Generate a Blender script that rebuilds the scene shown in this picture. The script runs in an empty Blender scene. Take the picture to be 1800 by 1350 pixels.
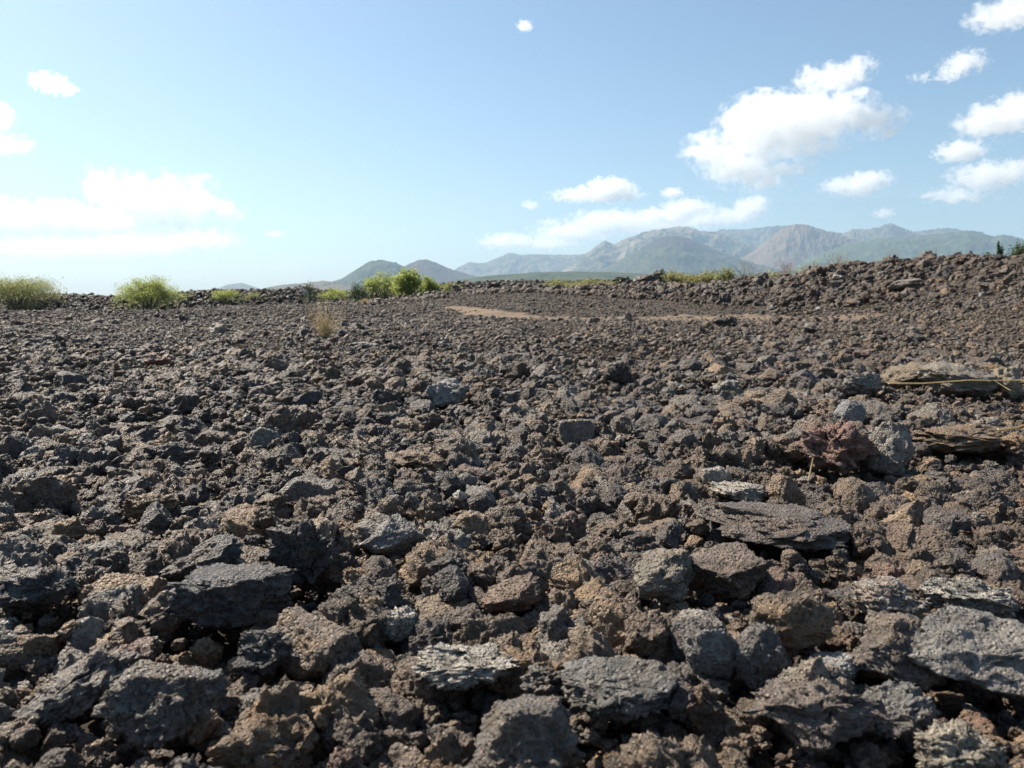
import bpy, math, random
import numpy as np
from mathutils import Vector, Euler

SC = bpy.context.scene
COL = SC.collection
rng = np.random.default_rng(7)
random.seed(7)
R = math.radians

# ------------------------------------------------------------------ camera
F_PX = 1360.0            # focal length in pixels of the 1800 px wide photograph
HORIZON = 518.0
PITCH = math.atan((675 - HORIZON) / F_PX)
CAM_H = 0.60
cam_d = bpy.data.cameras.new("camera")
cam = bpy.data.objects.new("camera", cam_d)
COL.objects.link(cam)
SC.camera = cam
cam.location = (0, 0, CAM_H)
cam.rotation_euler = (math.pi / 2 - PITCH, 0, 0)
cam_d.sensor_width = 36.0
cam_d.lens = 36.0 * F_PX / 1800.0
cam_d.clip_start = 0.05
cam_d.clip_end = 120000.0
cam_d.dof.use_dof = True
cam_d.dof.focus_distance = 3.0
cam_d.dof.aperture_fstop = 8.5

# ------------------------------------------------------------------ sky and sun
SUN_AZ = R(-52)          # measured from the view direction (+Y), left is negative
SUN_EL = R(45)
world = bpy.data.worlds.new("World")
SC.world = world
world.use_nodes = True
wn = world.node_tree
wn.nodes.clear()
w_out = wn.nodes.new("ShaderNodeOutputWorld")
w_bg = wn.nodes.new("ShaderNodeBackground")
w_sky = wn.nodes.new("ShaderNodeTexSky")
w_sky.sky_type = 'NISHITA'
w_sky.sun_disc = False
w_sky.sun_elevation = SUN_EL
w_sky.sun_rotation = SUN_AZ
w_sky.altitude = 900
w_sky.air_density = 1.15
w_sky.dust_density = 2.2
w_sky.ozone_density = 1.2
w_bg.inputs['Strength'].default_value = 0.065
w_tint = wn.nodes.new("ShaderNodeMix")          # the camera's white balance leans to cyan
w_tint.data_type = 'RGBA'; w_tint.blend_type = 'MULTIPLY'; w_tint.inputs[0].default_value = 1.0
w_tint.inputs[7].default_value = (0.86, 0.97, 1.0, 1)
wn.links.new(w_sky.outputs[0], w_tint.inputs[6])
wn.links.new(w_tint.outputs[2], w_bg.inputs[0])
wn.links.new(w_bg.outputs[0], w_out.inputs[0])

sun_d = bpy.data.lights.new("sun", 'SUN')
sun_d.energy = 5.0
sun_d.angle = R(0.53)
sun_d.color = (1.0, 0.895, 0.755)
sun = bpy.data.objects.new("sun", sun_d)
COL.objects.link(sun)
sdir = Vector((math.sin(SUN_AZ) * math.cos(SUN_EL), math.cos(SUN_AZ) * math.cos(SUN_EL), math.sin(SUN_EL)))
sun.rotation_euler = (-sdir).to_track_quat('-Z', 'Y').to_euler()
sun.location = (0, 0, 50)

SC.view_settings.view_transform = 'Standard'
SC.view_settings.look = 'None'
SC.view_settings.gamma = 1.0
SC.view_settings.use_curve_mapping = False
SC.view_settings.exposure = 1.02
SC.render.engine = 'CYCLES'
cy = SC.cycles
cy.use_denoising = True
cy.max_bounces = 16
cy.diffuse_bounces = 1
cy.glossy_bounces = 2
cy.volume_bounces = 12
cy.volume_step_rate = 0.7
cy.transparent_max_bounces = 16

# ------------------------------------------------------------------ numpy noise
_pr = np.random.default_rng(3)
PERM = _pr.permutation(4096).astype(np.int64)
GRAD = _pr.normal(size=(4096, 3))
GRAD /= np.linalg.norm(GRAD, axis=1)[:, None]
RNDV = _pr.random((4096, 3))

def _hash(i, j, k):
    return PERM[(PERM[(PERM[i & 4095] + j) & 4095] + k) & 4095]

def noise(p):
    """gradient noise, about -1..1, p is (n,3)"""
    p = np.asarray(p, float)
    f0 = np.floor(p).astype(np.int64)
    f = p - f0
    s = f * f * f * (f * (f * 6 - 15) + 10)
    out = 0
    for dx in (0, 1):
        wx = s[:, 0] if dx else 1 - s[:, 0]
        for dy in (0, 1):
            wy = s[:, 1] if dy else 1 - s[:, 1]
            for dz in (0, 1):
                wz = s[:, 2] if dz else 1 - s[:, 2]
                g = GRAD[_hash(f0[:, 0] + dx, f0[:, 1] + dy, f0[:, 2] + dz)]
                d = (f[:, 0] - dx) * g[:, 0] + (f[:, 1] - dy) * g[:, 1] + (f[:, 2] - dz) * g[:, 2]
                out = out + wx * wy * wz * d
    return out * 1.6

def fbm(p, o=4, g=0.5):
    a, t, r = 1.0, 0.0, 0
    p = np.asarray(p, float)
    for i in range(o):
        r = r + a * noise(p + 17.3 * i)
        p = p * 2.03
        a *= g
    return r

def cells(p):
    """distance to the nearest feature point and that cell's random value"""
    f0 = np.floor(p).astype(np.int64)
    best = np.full(len(p), 9.0)
    rv = np.zeros(len(p))
    for dx in (-1, 0, 1):
        for dy in (-1, 0, 1):
            for dz in (-1, 0, 1):
                c = f0 + np.array([dx, dy, dz])
                h = _hash(c[:, 0], c[:, 1], c[:, 2])
                q = c + RNDV[h]
                d = np.sqrt(((q - p) ** 2).sum(1))
                m = d < best
                best[m] = d[m]
                rv[m] = RNDV[(h[m] + 11) & 4095, 0]
    return best, rv

def sstep(a, b, x):
    t = np.clip((x - a) / (b - a), 0, 1)
    return t * t * (3 - 2 * t)

# ------------------------------------------------------------------ picture <-> place
cP, sP = math.cos(PITCH), math.sin(PITCH)

def ray(px, py):
    u = (px - 900) / F_PX
    v = (675 - py) / F_PX
    return np.array([u, cP + v * sP, -sP + v * cP])

def at(px, py, Y):
    """the point at forward distance Y seen at a pixel"""
    d = ray(px, py)
    k = Y / d[1]
    return Vector((d[0] * k, Y, CAM_H + d[2] * k))

def to_px(x, y, z):
    dz = z - CAM_H
    dep = y * cP - dz * sP
    up = y * sP + dz * cP
    return 900 + F_PX * x / dep, 675 - F_PX * up / dep, dep

# ridge crest lines: (px, py of crest, distance)
R1 = [(560, 530, 47), (640, 525, 45), (700, 522, 43), (760, 515, 40), (850, 507, 36), (900, 506, 34), (1000, 508, 31),
      (1060, 501, 29), (1100, 497, 28), (1160, 497, 27), (1200, 499, 26), (1300, 492, 24.5), (1400, 478, 23),
      (1500, 464, 22), (1600, 459, 21), (1700, 453, 20), (1800, 453, 19), (2000, 446, 18), (2400, 436, 17)]
R2 = [(-600, 516, 70), (0, 519, 70), (110, 521, 68), (200, 524, 68), (320, 517, 70), (370, 513, 72), (430, 513, 75), (500, 512, 75), (530, 508, 75),
      (565, 512, 75), (600, 516, 75), (650, 515, 78), (700, 510, 80), (780, 501, 80), (900, 497, 80), (1000, 497, 80),
      (1200, 492, 80), (1500, 485, 80), (2000, 480, 80)]

def _crest(tab):
    us, ds, zs = [], [], []
    for px, py, d in tab:
        p = at(px, py, d)
        us.append(p.x / p.y); ds.append(d); zs.append(p.z)
    return np.array(us), np.array(ds), np.array(zs)
C1, C2 = _crest(R1), _crest(R2)

def ground_z(x, y, fine=True):
    x = np.asarray(x, float); y = np.asarray(y, float)
    yy = np.maximum(y, 0.3)
    u = np.clip(x / yy, -1.2, 1.2)
    P = np.stack([x, y, np.zeros_like(x)], 1)
    d0 = np.interp(u, [-1, 0.4, 0.66, 1.2], [18, 18, 10, 9])
    sl = np.interp(u, [-1, -0.16, 0.02, 0.3, 0.62, 1.2], [0, 0, 0.055, 0.062, 0.10, 0.11])
    run = np.clip(yy - d0, 0, None)
    run = np.minimum(run, np.interp(u, C1[0], C1[1]) + 1 - d0)
    z = sl * run
    base = z
    # main rubble ridge
    dr = np.interp(u, C1[0], C1[1]); zr = np.interp(u, C1[0], C1[2]) - 0.12
    wob = 1 + 0.30 * noise(P * 0.55 + 5)
    g = np.exp(-((yy - dr) / np.where(yy < dr, 1.7, 3.5)) ** 2)
    side = sstep(-0.26, -0.12, u)
    z = z + np.clip(zr - base, 0, None) * g * side * np.clip(wob, 0.6, 1.25)
    # the left field ends in a low drop before the black flow
    de = np.interp(u, [-1.2, -.45, -.35, -.14], [26, 29, 42, 48])
    z = z - 1.0 * sstep(0, 7, yy - de) * (1 - sstep(-.17, -.10, u))
    # far dark flow front
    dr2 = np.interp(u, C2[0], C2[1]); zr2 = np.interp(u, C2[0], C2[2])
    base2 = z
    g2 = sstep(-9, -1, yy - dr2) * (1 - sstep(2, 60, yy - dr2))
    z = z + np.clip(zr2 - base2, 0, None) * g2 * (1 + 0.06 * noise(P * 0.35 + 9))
    z = z - 20 * sstep(120, 900, np.hypot(x, y)) - 0.0 * yy
    near = 1 - sstep(60, 200, np.hypot(x, y))
    z = z + near * (1 - 0.45 * sstep(9, 18, yy)) * (0.05 * noise(P * 0.55 + 2) + 0.035 * noise(P * 1.4 + 31))
    # the field falls away a little to the far left
    z = z - 0.05 * sstep(-0.1, -0.5, u) * sstep(3, 9, yy) * (1 - sstep(20, 30, yy))
    if fine:
        z = z + near * 0.02 * fbm(P * 7, 3)
    return z

def gz1(x, y):
    return float(ground_z(np.array([x]), np.array([y]), False)[0])

def on_ground(px, py, off=0.0):
    d = ray(px, py)
    t = np.concatenate([np.linspace(0.5, 12, 700), np.linspace(12.1, 120, 1100)])
    X, Y, Z = d[0] * t, d[1] * t, CAM_H + d[2] * t
    hit = np.nonzero(Z <= ground_z(X, Y, False) + off)[0]
    i = hit[0] if len(hit) else len(t) - 1
    return np.array([X[i], Y[i], Z[i]])

# ------------------------------------------------------------------ node helpers
def new_mat(name):
    m = bpy.data.materials.new(name)
    m.use_nodes = True
    nt = m.node_tree
    nt.nodes.clear()
    out = nt.nodes.new('ShaderNodeOutputMaterial')
    return m, nt, out

def nd(nt, t, **kw):
    n = nt.nodes.new(t)
    for k, v in kw.items():
        if k.startswith('i_'):
            n.inputs[k[2:].replace('_', ' ')].default_value = v
        else:
            setattr(n, k, v)
    return n

def L(nt, a, b):
    nt.links.new(a, b)

def tex_noise(nt, vec, scale, detail=4, rough=0.55, dist=0.0):
    n = nd(nt, 'ShaderNodeTexNoise')
    n.inputs['Scale'].default_value = scale
    n.inputs['Detail'].default_value = detail
    n.inputs['Roughness'].default_value = rough
    n.inputs['Distortion'].default_value = dist
    L(nt, vec, n.inputs['Vector'])
    return n.outputs['Fac']

def ramp(nt, fac, a, b, lo=0.0, hi=1.0):
    n = nd(nt, 'ShaderNodeMapRange')
    n.inputs['From Min'].default_value = a
    n.inputs['From Max'].default_value = b
    n.inputs['To Min'].default_value = lo
    n.inputs['To Max'].default_value = hi
    L(nt, fac, n.inputs['Value'])
    return n.outputs['Result']

def mixc(nt, fac, a, b, mode='MIX'):
    n = nd(nt, 'ShaderNodeMix', data_type='RGBA', blend_type=mode)
    for s, v in ((n.inputs[0], fac), (n.inputs[6], a), (n.inputs[7], b)):
        if isinstance(v, (int, float)):
            s.default_value = v
        elif isinstance(v, tuple):
            s.default_value = (*v, 1)
        else:
            L(nt, v, s)
    return n.outputs[2]

def math_n(nt, op, a, b=None):
    n = nd(nt, 'ShaderNodeMath', operation=op)
    for s, v in ((n.inputs[0], a), (n.inputs[1], b)):
        if v is None: continue
        if isinstance(v, (int, float)): s.default_value = v
        else: L(nt, v, s)
    return n.outputs[0]

# ------------------------------------------------------------------ rock material
def rock_material(name, attr_type):
    m, nt, out = new_mat(name)
    geo = nd(nt, 'ShaderNodeNewGeometry')
    pos = geo.outputs['Position']
    at_t = nd(nt, 'ShaderNodeAttribute', attribute_type=attr_type, attribute_name='tone')
    at_c = nd(nt, 'ShaderNodeAttribute', attribute_type=attr_type, attribute_name='crust')
    at_r = nd(nt, 'ShaderNodeAttribute', attribute_type=attr_type, attribute_name='rust')
    tone = at_t.outputs['Color']
    n1 = tex_noise(nt, pos, 22, 5, 0.65)
    n2 = tex_noise(nt, pos, 95, 4, 0.7)
    v = math_n(nt, 'MULTIPLY', ramp(nt, n1, 0.3, 0.7, 0.55, 1.45), ramp(nt, n2, 0.3, 0.7, 0.65, 1.35))
    v = math_n(nt, 'MULTIPLY', v, 1.35)
    vc = nd(nt, 'ShaderNodeCombineColor')
    for i in range(3): L(nt, v, vc.inputs[i])
    c = mixc(nt, 1.0, tone, vc.outputs[0], 'MULTIPLY')
    nb_ = tex_noise(nt, pos, 8, 4, 0.6, 0.4)
    plain = math_n(nt, 'SUBTRACT', 1.0, ramp(nt, at_c.outputs['Fac'], 0.3, 0.7))
    c = mixc(nt, math_n(nt, 'MULTIPLY', ramp(nt, nb_, 0.45, 0.63, 0.0, 0.42), plain), c, mixc(nt, 1.0, (0.105, 0.078, 0.057), vc.outputs[0], 'MULTIPLY'))
    # rusty weathering in patches
    nr = tex_noise(nt, pos, 13, 5, 0.7, 0.4)
    mr = math_n(nt, 'MULTIPLY', ramp(nt, nr, 0.50, 0.68), at_r.outputs['Fac'])
    rustc = mixc(nt, ramp(nt, n2, 0.35, 0.65), (0.15, 0.075, 0.035), (0.27, 0.165, 0.075))
    c = mixc(nt, mr, c, rustc)
    # pale mineral crust / lichen
    nl = tex_noise(nt, pos, 60, 6, 0.75, 0.3)
    thr = math_n(nt, 'SUBTRACT', 0.70, math_n(nt, 'MULTIPLY', at_c.outputs['Fac'], 0.30))
    ml = nd(nt, 'ShaderNodeMapRange')
    L(nt, nl, ml.inputs['Value']); L(nt, thr, ml.inputs['From Min'])
    L(nt, math_n(nt, 'ADD', thr, 0.07), ml.inputs['From Max'])
    big = ramp(nt, tex_noise(nt, pos, 11, 3, 0.6, 0.5), 0.40, 0.58, 0.15, 1.0)
    big = math_n(nt, 'MAXIMUM', big, ramp(nt, at_c.outputs['Fac'], 0.4, 0.75))
    c = mixc(nt, math_n(nt, 'MULTIPLY', ml.outputs['Result'], big), c, (0.45, 0.41, 0.35))
    # vesicles and grain, world sized
    vo = nd(nt, 'ShaderNodeTexVoronoi', feature='F1')
    vo.inputs['Scale'].default_value = 130
    L(nt, pos, vo.inputs['Vector'])
    pit = ramp(nt, vo.outputs['Distance'], 0.08, 0.5)
    g1 = tex_noise(nt, pos, 70, 6, 0.75)
    h = math_n(nt, 'ADD', math_n(nt, 'MULTIPLY', math_n(nt, 'MULTIPLY', pit, ramp(nt, n1, 0.35, 0.55)), 0.8), g1)
    bp = nd(nt, 'ShaderNodeBump')
    bp.inputs['Strength'].default_value = 0.9
    bp.inputs['Distance'].default_value = 0.012
    L(nt, h, bp.inputs['Height'])
    bp2 = nd(nt, 'ShaderNodeBump')
    bp2.inputs['Strength'].default_value = 0.8
    bp2.inputs['Distance'].default_value = 0.02
    L(nt, tex_noise(nt, pos, 34, 3, 0.6, 0.6), bp2.inputs['Height'])
    L(nt, bp2.outputs[0], bp.inputs['Normal'])
    b = nd(nt, 'ShaderNodeBsdfPrincipled')
    L(nt, c, b.inputs['Base Color'])
    L(nt, ramp(nt, n2, 0.3, 0.7, 0.42, 0.68), b.inputs['Roughness'])
    b.inputs['Specular IOR Level'].default_value = 0.5
    L(nt, bp.outputs[0], b.inputs['Normal'])
    L(nt, b.outputs[0], out.inputs['Surface'])
    return m

M_ROCK = rock_material('lava_rock', 'OBJECT')
M_ROCK_I = rock_material('lava_rubble', 'INSTANCER')

# ------------------------------------------------------------------ rock meshes
import bmesh
_ICO = {}
def ico(level):
    if level not in _ICO:
        bm = bmesh.new()
        bmesh.ops.create_icosphere(bm, subdivisions=level, radius=1)
        bm.verts.ensure_lookup_table()
        _ICO[level] = (np.array([v.co[:] for v in bm.verts]), np.array([[v.index for v in f.verts] for f in bm.faces]))
        bm.free()
    return _ICO[level]

def np_mesh(name, V, Fc, mat=None, smooth=True):
    me = bpy.data.meshes.new(name)
    V = np.asarray(V, np.float32); Fc = np.asarray(Fc, np.int32)
    k = Fc.shape[1]
    me.vertices.add(len(V)); me.vertices.foreach_set('co', V.ravel())
    me.loops.add(Fc.size); me.loops.foreach_set('vertex_index', Fc.ravel())
    me.polygons.add(len(Fc)); me.polygons.foreach_set('loop_start', np.arange(len(Fc), dtype=np.int32) * k)
    me.update(calc_edges=True)
    me.polygons.foreach_set('use_smooth', np.full(len(Fc), smooth))
    if mat: me.materials.append(mat)
    return me

def rock_shape(seed, level=5, axes=(1, 1, 1), cuts=6, cut_h=(0.5, 0.85), warp=0.28, lump=0.16, rough=0.07,
               pit=0.06, strat=0.0, strat_f=7.0, strat_ax=(0.2, 0.1, 1), planes=()):
    r = np.random.default_rng(seed)
    d, f = ico(level)
    off = r.random(3) * 200
    p = d.copy()
    hs = []
    for i in range(cuts):
        n = r.normal(size=3); n /= np.linalg.norm(n)
        hs.append((n, r.uniform(*cut_h)))
    for n, h in planes:
        n = np.array(n, float); hs.append((n / np.linalg.norm(n), h))
    for n, h in hs:
        q = p @ n
        m = np.clip(q - h, 0, None)
        p = p - np.outer(m * 0.92, n)
    nv = np.stack([noise(p * 1.3 + off + 40 * k) for k in range(3)], 1)
    p = p + warp * nv
    nv2 = np.stack([noise(p * 3.1 + off + 71 * k) for k in range(3)], 1)
    p = p + warp * 0.38 * nv2
    nrm = d
    p = p + nrm * (lump * (np.abs(noise(p * 2.6 + off)) - 0.25))[:, None] * 1.0
    bill = np.abs(noise(p * 6.0 + off)) + 0.5 * np.abs(noise(p * 12.5 + off))
    p = p + nrm * (rough * (bill - 0.45))[:, None] * 1.6
    if level >= 4:
        p = p + nrm * (rough * 0.55 * fbm(p * 14 + off, 2))[:, None]
        if level >= 5:
            p = p + nrm * (rough * 0.35 * (0.4 - np.abs(noise(p * 27 + off))))[:, None]
        if pit > 0:
            dist, rv = cells(p * 5.0 + off)
            k = np.clip(1 - dist / 0.5, 0, 1) ** 0.8 * (rv > 0.35)
            p = p - nrm * (pit * k)[:, None]
            dist, rv = cells(p * 11.0 + off)
            k = np.clip(1 - dist / 0.5, 0, 1) ** 0.8 * (rv > 0.3)
            p = p - nrm * (pit * 0.5 * k)[:, None]
    if strat > 0:
        a = np.array(strat_ax, float); a /= np.linalg.norm(a)
        w = 0.35 * noise(p * 1.6 + off)
        t = (p @ a + w) * strat_f
        s = noise(np.stack([t, 0.6 * p[:, 0] + off[0], 0.6 * p[:, 1]], 1))
        p = p + nrm * (strat * (np.abs(s) - 0.3))[:, None]
    p = p - (p.max(0) + p.min(0)) / 2
    p = p / ((p.max(0) - p.min(0)) / 2)          # fill the unit box, so that scale = half extents
    p = p * np.array(axes, float)
    return p, f

# prototypes: the same 18 shapes at two densities
PROTO = []
for k in range(18):
    r = np.random.default_rng(500 + k)
    kind = k % 6
    kw = dict(cuts=[11, 5, 8, 13, 7, 6][kind], warp=[.13, .34, .22, .10, .28, .40][kind], lump=[.08, .26, .16, .06, .2, .3][kind],
              rough=[.055, .10, .085, .06, .09, .11][kind], pit=[.05, .08, .09, .05, .07, .08][kind],
              strat=[0, 0, 0, .07, .10, 0][kind], strat_f=r.uniform(5, 9))
    PROTO.append(kw)
pcol = bpy.data.collections.new('rock_shapes')     # never linked to the scene: only a source for the scatter
HI = []
for k, kw in enumerate(PROTO):
    v, f = rock_shape(500 + k, 5, **kw)
    me = np_mesh('rock_mesh', v, f, M_ROCK_I)
    HI.append(me)
    o = bpy.data.objects.new('shape_a_%02d' % k, me); pcol.objects.link(o)
for k, kw in enumerate(PROTO):
    v, f = rock_shape(500 + k, 4, **{**kw, 'rough': kw['rough'] * 2.0, 'lump': kw['lump'] * 1.5, 'warp': kw['warp'] * 1.2})
    me = np_mesh('rock_mesh_light', v, f, M_ROCK_I)
    o = bpy.data.objects.new('shape_b_%02d' % k, me); pcol.objects.link(o)
NP_ = len(PROTO)
FLAT = np.array([(0.85, 1, 0.9)[k % 3] for k in range(NP_)])

# palette of the rubble (albedo, crust, rust, share, word)
PAL = [((.056, .050, .047), .12, .24, .34, 'charcoal grey'),
       ((.076, .057, .043), .08, .45, .27, 'dark brown'),
       ((.118, .088, .062), .12, .50, .21, 'brown'),
       ((.125, .112, .096), .35, .25, .13, 'ash grey'),
       ((.165, .112, .066), .15, .95, .055, 'ochre brown'),
       ((.108, .070, .055), .10, .60, .035, 'rusty red'),
       ((.190, .180, .165), .75, .20, .025, 'pale crusted')]
PAL_P = np.array([p[3] for p in PAL]); PAL_P = PAL_P / PAL_P.sum()

def mark(o, label=None, cat=None, group=None, kind=None):
    if label: o['label'] = label
    if cat: o['category'] = cat
    if group: o['group'] = group
    if kind: o['kind'] = kind
    return o

# ------------------------------------------------------------------ ground
def ground_material():
    m, nt, out = new_mat('lava_ground')
    geo = nd(nt, 'ShaderNodeNewGeometry')
    pos = geo.outputs['Position']
    n1 = tex_noise(nt, pos, 3.0, 6, 0.7)
    n2 = tex_noise(nt, pos, 28, 5, 0.7)
    c = mixc(nt, ramp(nt, n1, 0.35, 0.65), (0.040, 0.033, 0.028), (0.075, 0.058, 0.044))
    c = mixc(nt, ramp(nt, n2, 0.55, 0.75, 0, 0.7), c, (0.14, 0.105, 0.075))
    # beyond the flow the plain is dry savanna with bush
    ln = nd(nt, 'ShaderNodeVectorMath', operation='LENGTH')
    L(nt, pos, ln.inputs[0])
    far = ramp(nt, ln.outputs['Value'], 110, 300)
    n3 = tex_noise(nt, pos, 0.03, 8, 0.7)
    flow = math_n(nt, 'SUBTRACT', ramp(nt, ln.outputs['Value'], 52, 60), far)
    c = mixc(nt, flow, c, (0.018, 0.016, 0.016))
    sav = mixc(nt, ramp(nt, n3, 0.42, 0.6), (0.050, 0.075, 0.030), (0.16, 0.13, 0.075))
    c = mixc(nt, far, c, sav)
    bp = nd(nt, 'ShaderNodeBump')
    bp.inputs['Strength'].default_value = 1.0
    bp.inputs['Distance'].default_value = 0.03
    L(nt, tex_noise(nt, pos, 22, 8, 0.75), bp.inputs['Height'])
    b = nd(nt, 'ShaderNodeBsdfPrincipled')
    L(nt, c, b.inputs['Base Color'])
    b.inputs['Roughness'].default_value = 0.9
    b.inputs['Specular IOR Level'].default_value = 0.25
    L(nt, bp.outputs[0], b.inputs['Normal'])
    L(nt, b.outputs[0], out.inputs['Surface'])
    return m
M_GROUND = ground_material()

def build_ground():
    a_in = np.linspace(-R(44), R(44), 420)
    a_out = np.linspace(R(44), 2 * math.pi - R(44), 60)[1:-1]
    ang = np.concatenate([a_in, a_out])
    rad = np.concatenate([np.geomspace(0.10, 90, 470), np.geomspace(96, 12500, 70)])
    na, nr = len(ang), len(rad)
    A, Rr = np.meshgrid(ang, rad)
    x = (Rr * np.sin(A)).ravel(); y = (Rr * np.cos(A)).ravel()
    z = ground_z(x, y)
    z = z - 0.08 * (1 - sstep(8, 12, np.hypot(x, y)))
    V = np.stack([x, y, z], 1)
    V = np.vstack([V, [[0, 0, float(z[:na].mean())]]])
    i = np.arange(nr - 1)[:, None] * na
    j = np.arange(na)[None, :]
    j2 = (j + 1) % na
    q = np.stack([(i + j), (i + j2), (i + na + j2), (i + na + j)], -1).reshape(-1, 4)
    tri = np.concatenate([q[:, [0, 2, 1]], q[:, [0, 3, 2]]])
    cc = len(V) - 1
    fan = np.stack([np.full(na, cc), (np.arange(na) + 1) % na, np.arange(na)], 1)
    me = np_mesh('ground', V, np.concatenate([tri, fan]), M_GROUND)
    o = bpy.data.objects.new('ground', me); COL.objects.link(o)
    mark(o, 'dark brown volcanic ground under the lava rubble reaching to the far plain', 'ground', kind='structure')
build_ground()

# ------------------------------------------------------------------ dirt track across the field
PATH_PX = [(785, 539.5, .2), (810, 541.5, .3), (835, 546, .5), (868, 553, .75), (930, 560.5, .6), (1030, 563, .8), (1150, 562.5, 1.0),
           (1290, 561.0, 1.3), (1420, 561.5, 1.3), (1540, 562, .9)]
PATH = [(*on_ground(px, py)[:2], w) for px, py, w in PATH_PX]
def path_curve(n=160):
    P = np.array(PATH)
    t = np.concatenate([[0], np.cumsum(np.hypot(*np.diff(P[:, :2], axis=0).T))])
    s = np.linspace(0, t[-1], n)
    c = np.stack([np.interp(s, t, P[:, k]) for k in range(3)], 1)
    ker = np.ones(15) / 15
    for k in range(3):
        pad = np.pad(c[:, k], 7, mode='edge')
        c[:, k] = np.convolve(pad, ker, 'valid')
    return c
PC = path_curve()
def path_dist(x, y):
    d = np.full(len(x), 1e9); w = np.zeros(len(x))
    for cx, cy_, cw in PC:
        q = np.hypot(x - cx, y - cy_)
        m = q < d
        d[m] = q[m]; w[m] = cw
    return d / np.maximum(w, 1e-3)

def build_path():
    m, nt, out = new_mat('dirt')
    geo = nd(nt, 'ShaderNodeNewGeometry')
    n1 = tex_noise(nt, geo.outputs['Position'], 1.8, 7, 0.7)
    n2 = tex_noise(nt, geo.outputs['Position'], 16, 5, 0.7)
    c = mixc(nt, ramp(nt, n1, 0.35, 0.65), (0.115, 0.078, 0.050), (0.19, 0.135, 0.085))
    c = mixc(nt, ramp(nt, n2, 0.58, 0.72, 0, 0.8), c, (0.09, 0.065, 0.05))
    bp = nd(nt, 'ShaderNodeBump'); bp.inputs['Distance'].default_value = 0.02
    L(nt, tex_noise(nt, geo.outputs['Position'], 20, 6, 0.7), bp.inputs['Height'])
    b = nd(nt, 'ShaderNodeBsdfPrincipled'); L(nt, c, b.inputs['Base Color']); b.inputs['Roughness'].default_value = 0.95
    L(nt, bp.outputs[0], b.inputs['Normal']); L(nt, b.outputs[0], out.inputs['Surface'])
    d = np.gradient(PC[:, :2], axis=0); d /= np.linalg.norm(d, axis=1)[:, None]
    nrm = np.stack([-d[:, 1], d[:, 0]], 1)
    k = 15
    V = []
    for i in range(len(PC)):
        for j in range(k):
            t = (j / (k - 1) * 2 - 1)
            edge = 1 + 0.25 * math.sin(i * 0.37 + (3 if t > 0 else 0)) * abs(t) + 0.15 * math.sin(i * 1.3 + t)
            q = PC[i, :2] + nrm[i] * t * PC[i, 2] * edge
            V.append((q[0], q[1], 1 - abs(t) ** 6))
    V = np.array(V)
    z = ground_z(V[:, 0], V[:, 1])
    V[:, 2] = z + 0.05 * V[:, 2] - 0.03
    i = np.arange(len(PC) - 1)[:, None] * k; j = np.arange(k - 1)[None]
    Fq = np.stack([i + j, i + j + 1, i + k + j + 1, i + k + j], -1).reshape(-1, 4)
    o = bpy.data.objects.new('dirt_track', np_mesh('dirt_track', V, Fq, m)); COL.objects.link(o)
    mark(o, 'reddish tan dirt track winding across the lava field', 'track', kind='structure')
build_path()

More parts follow.
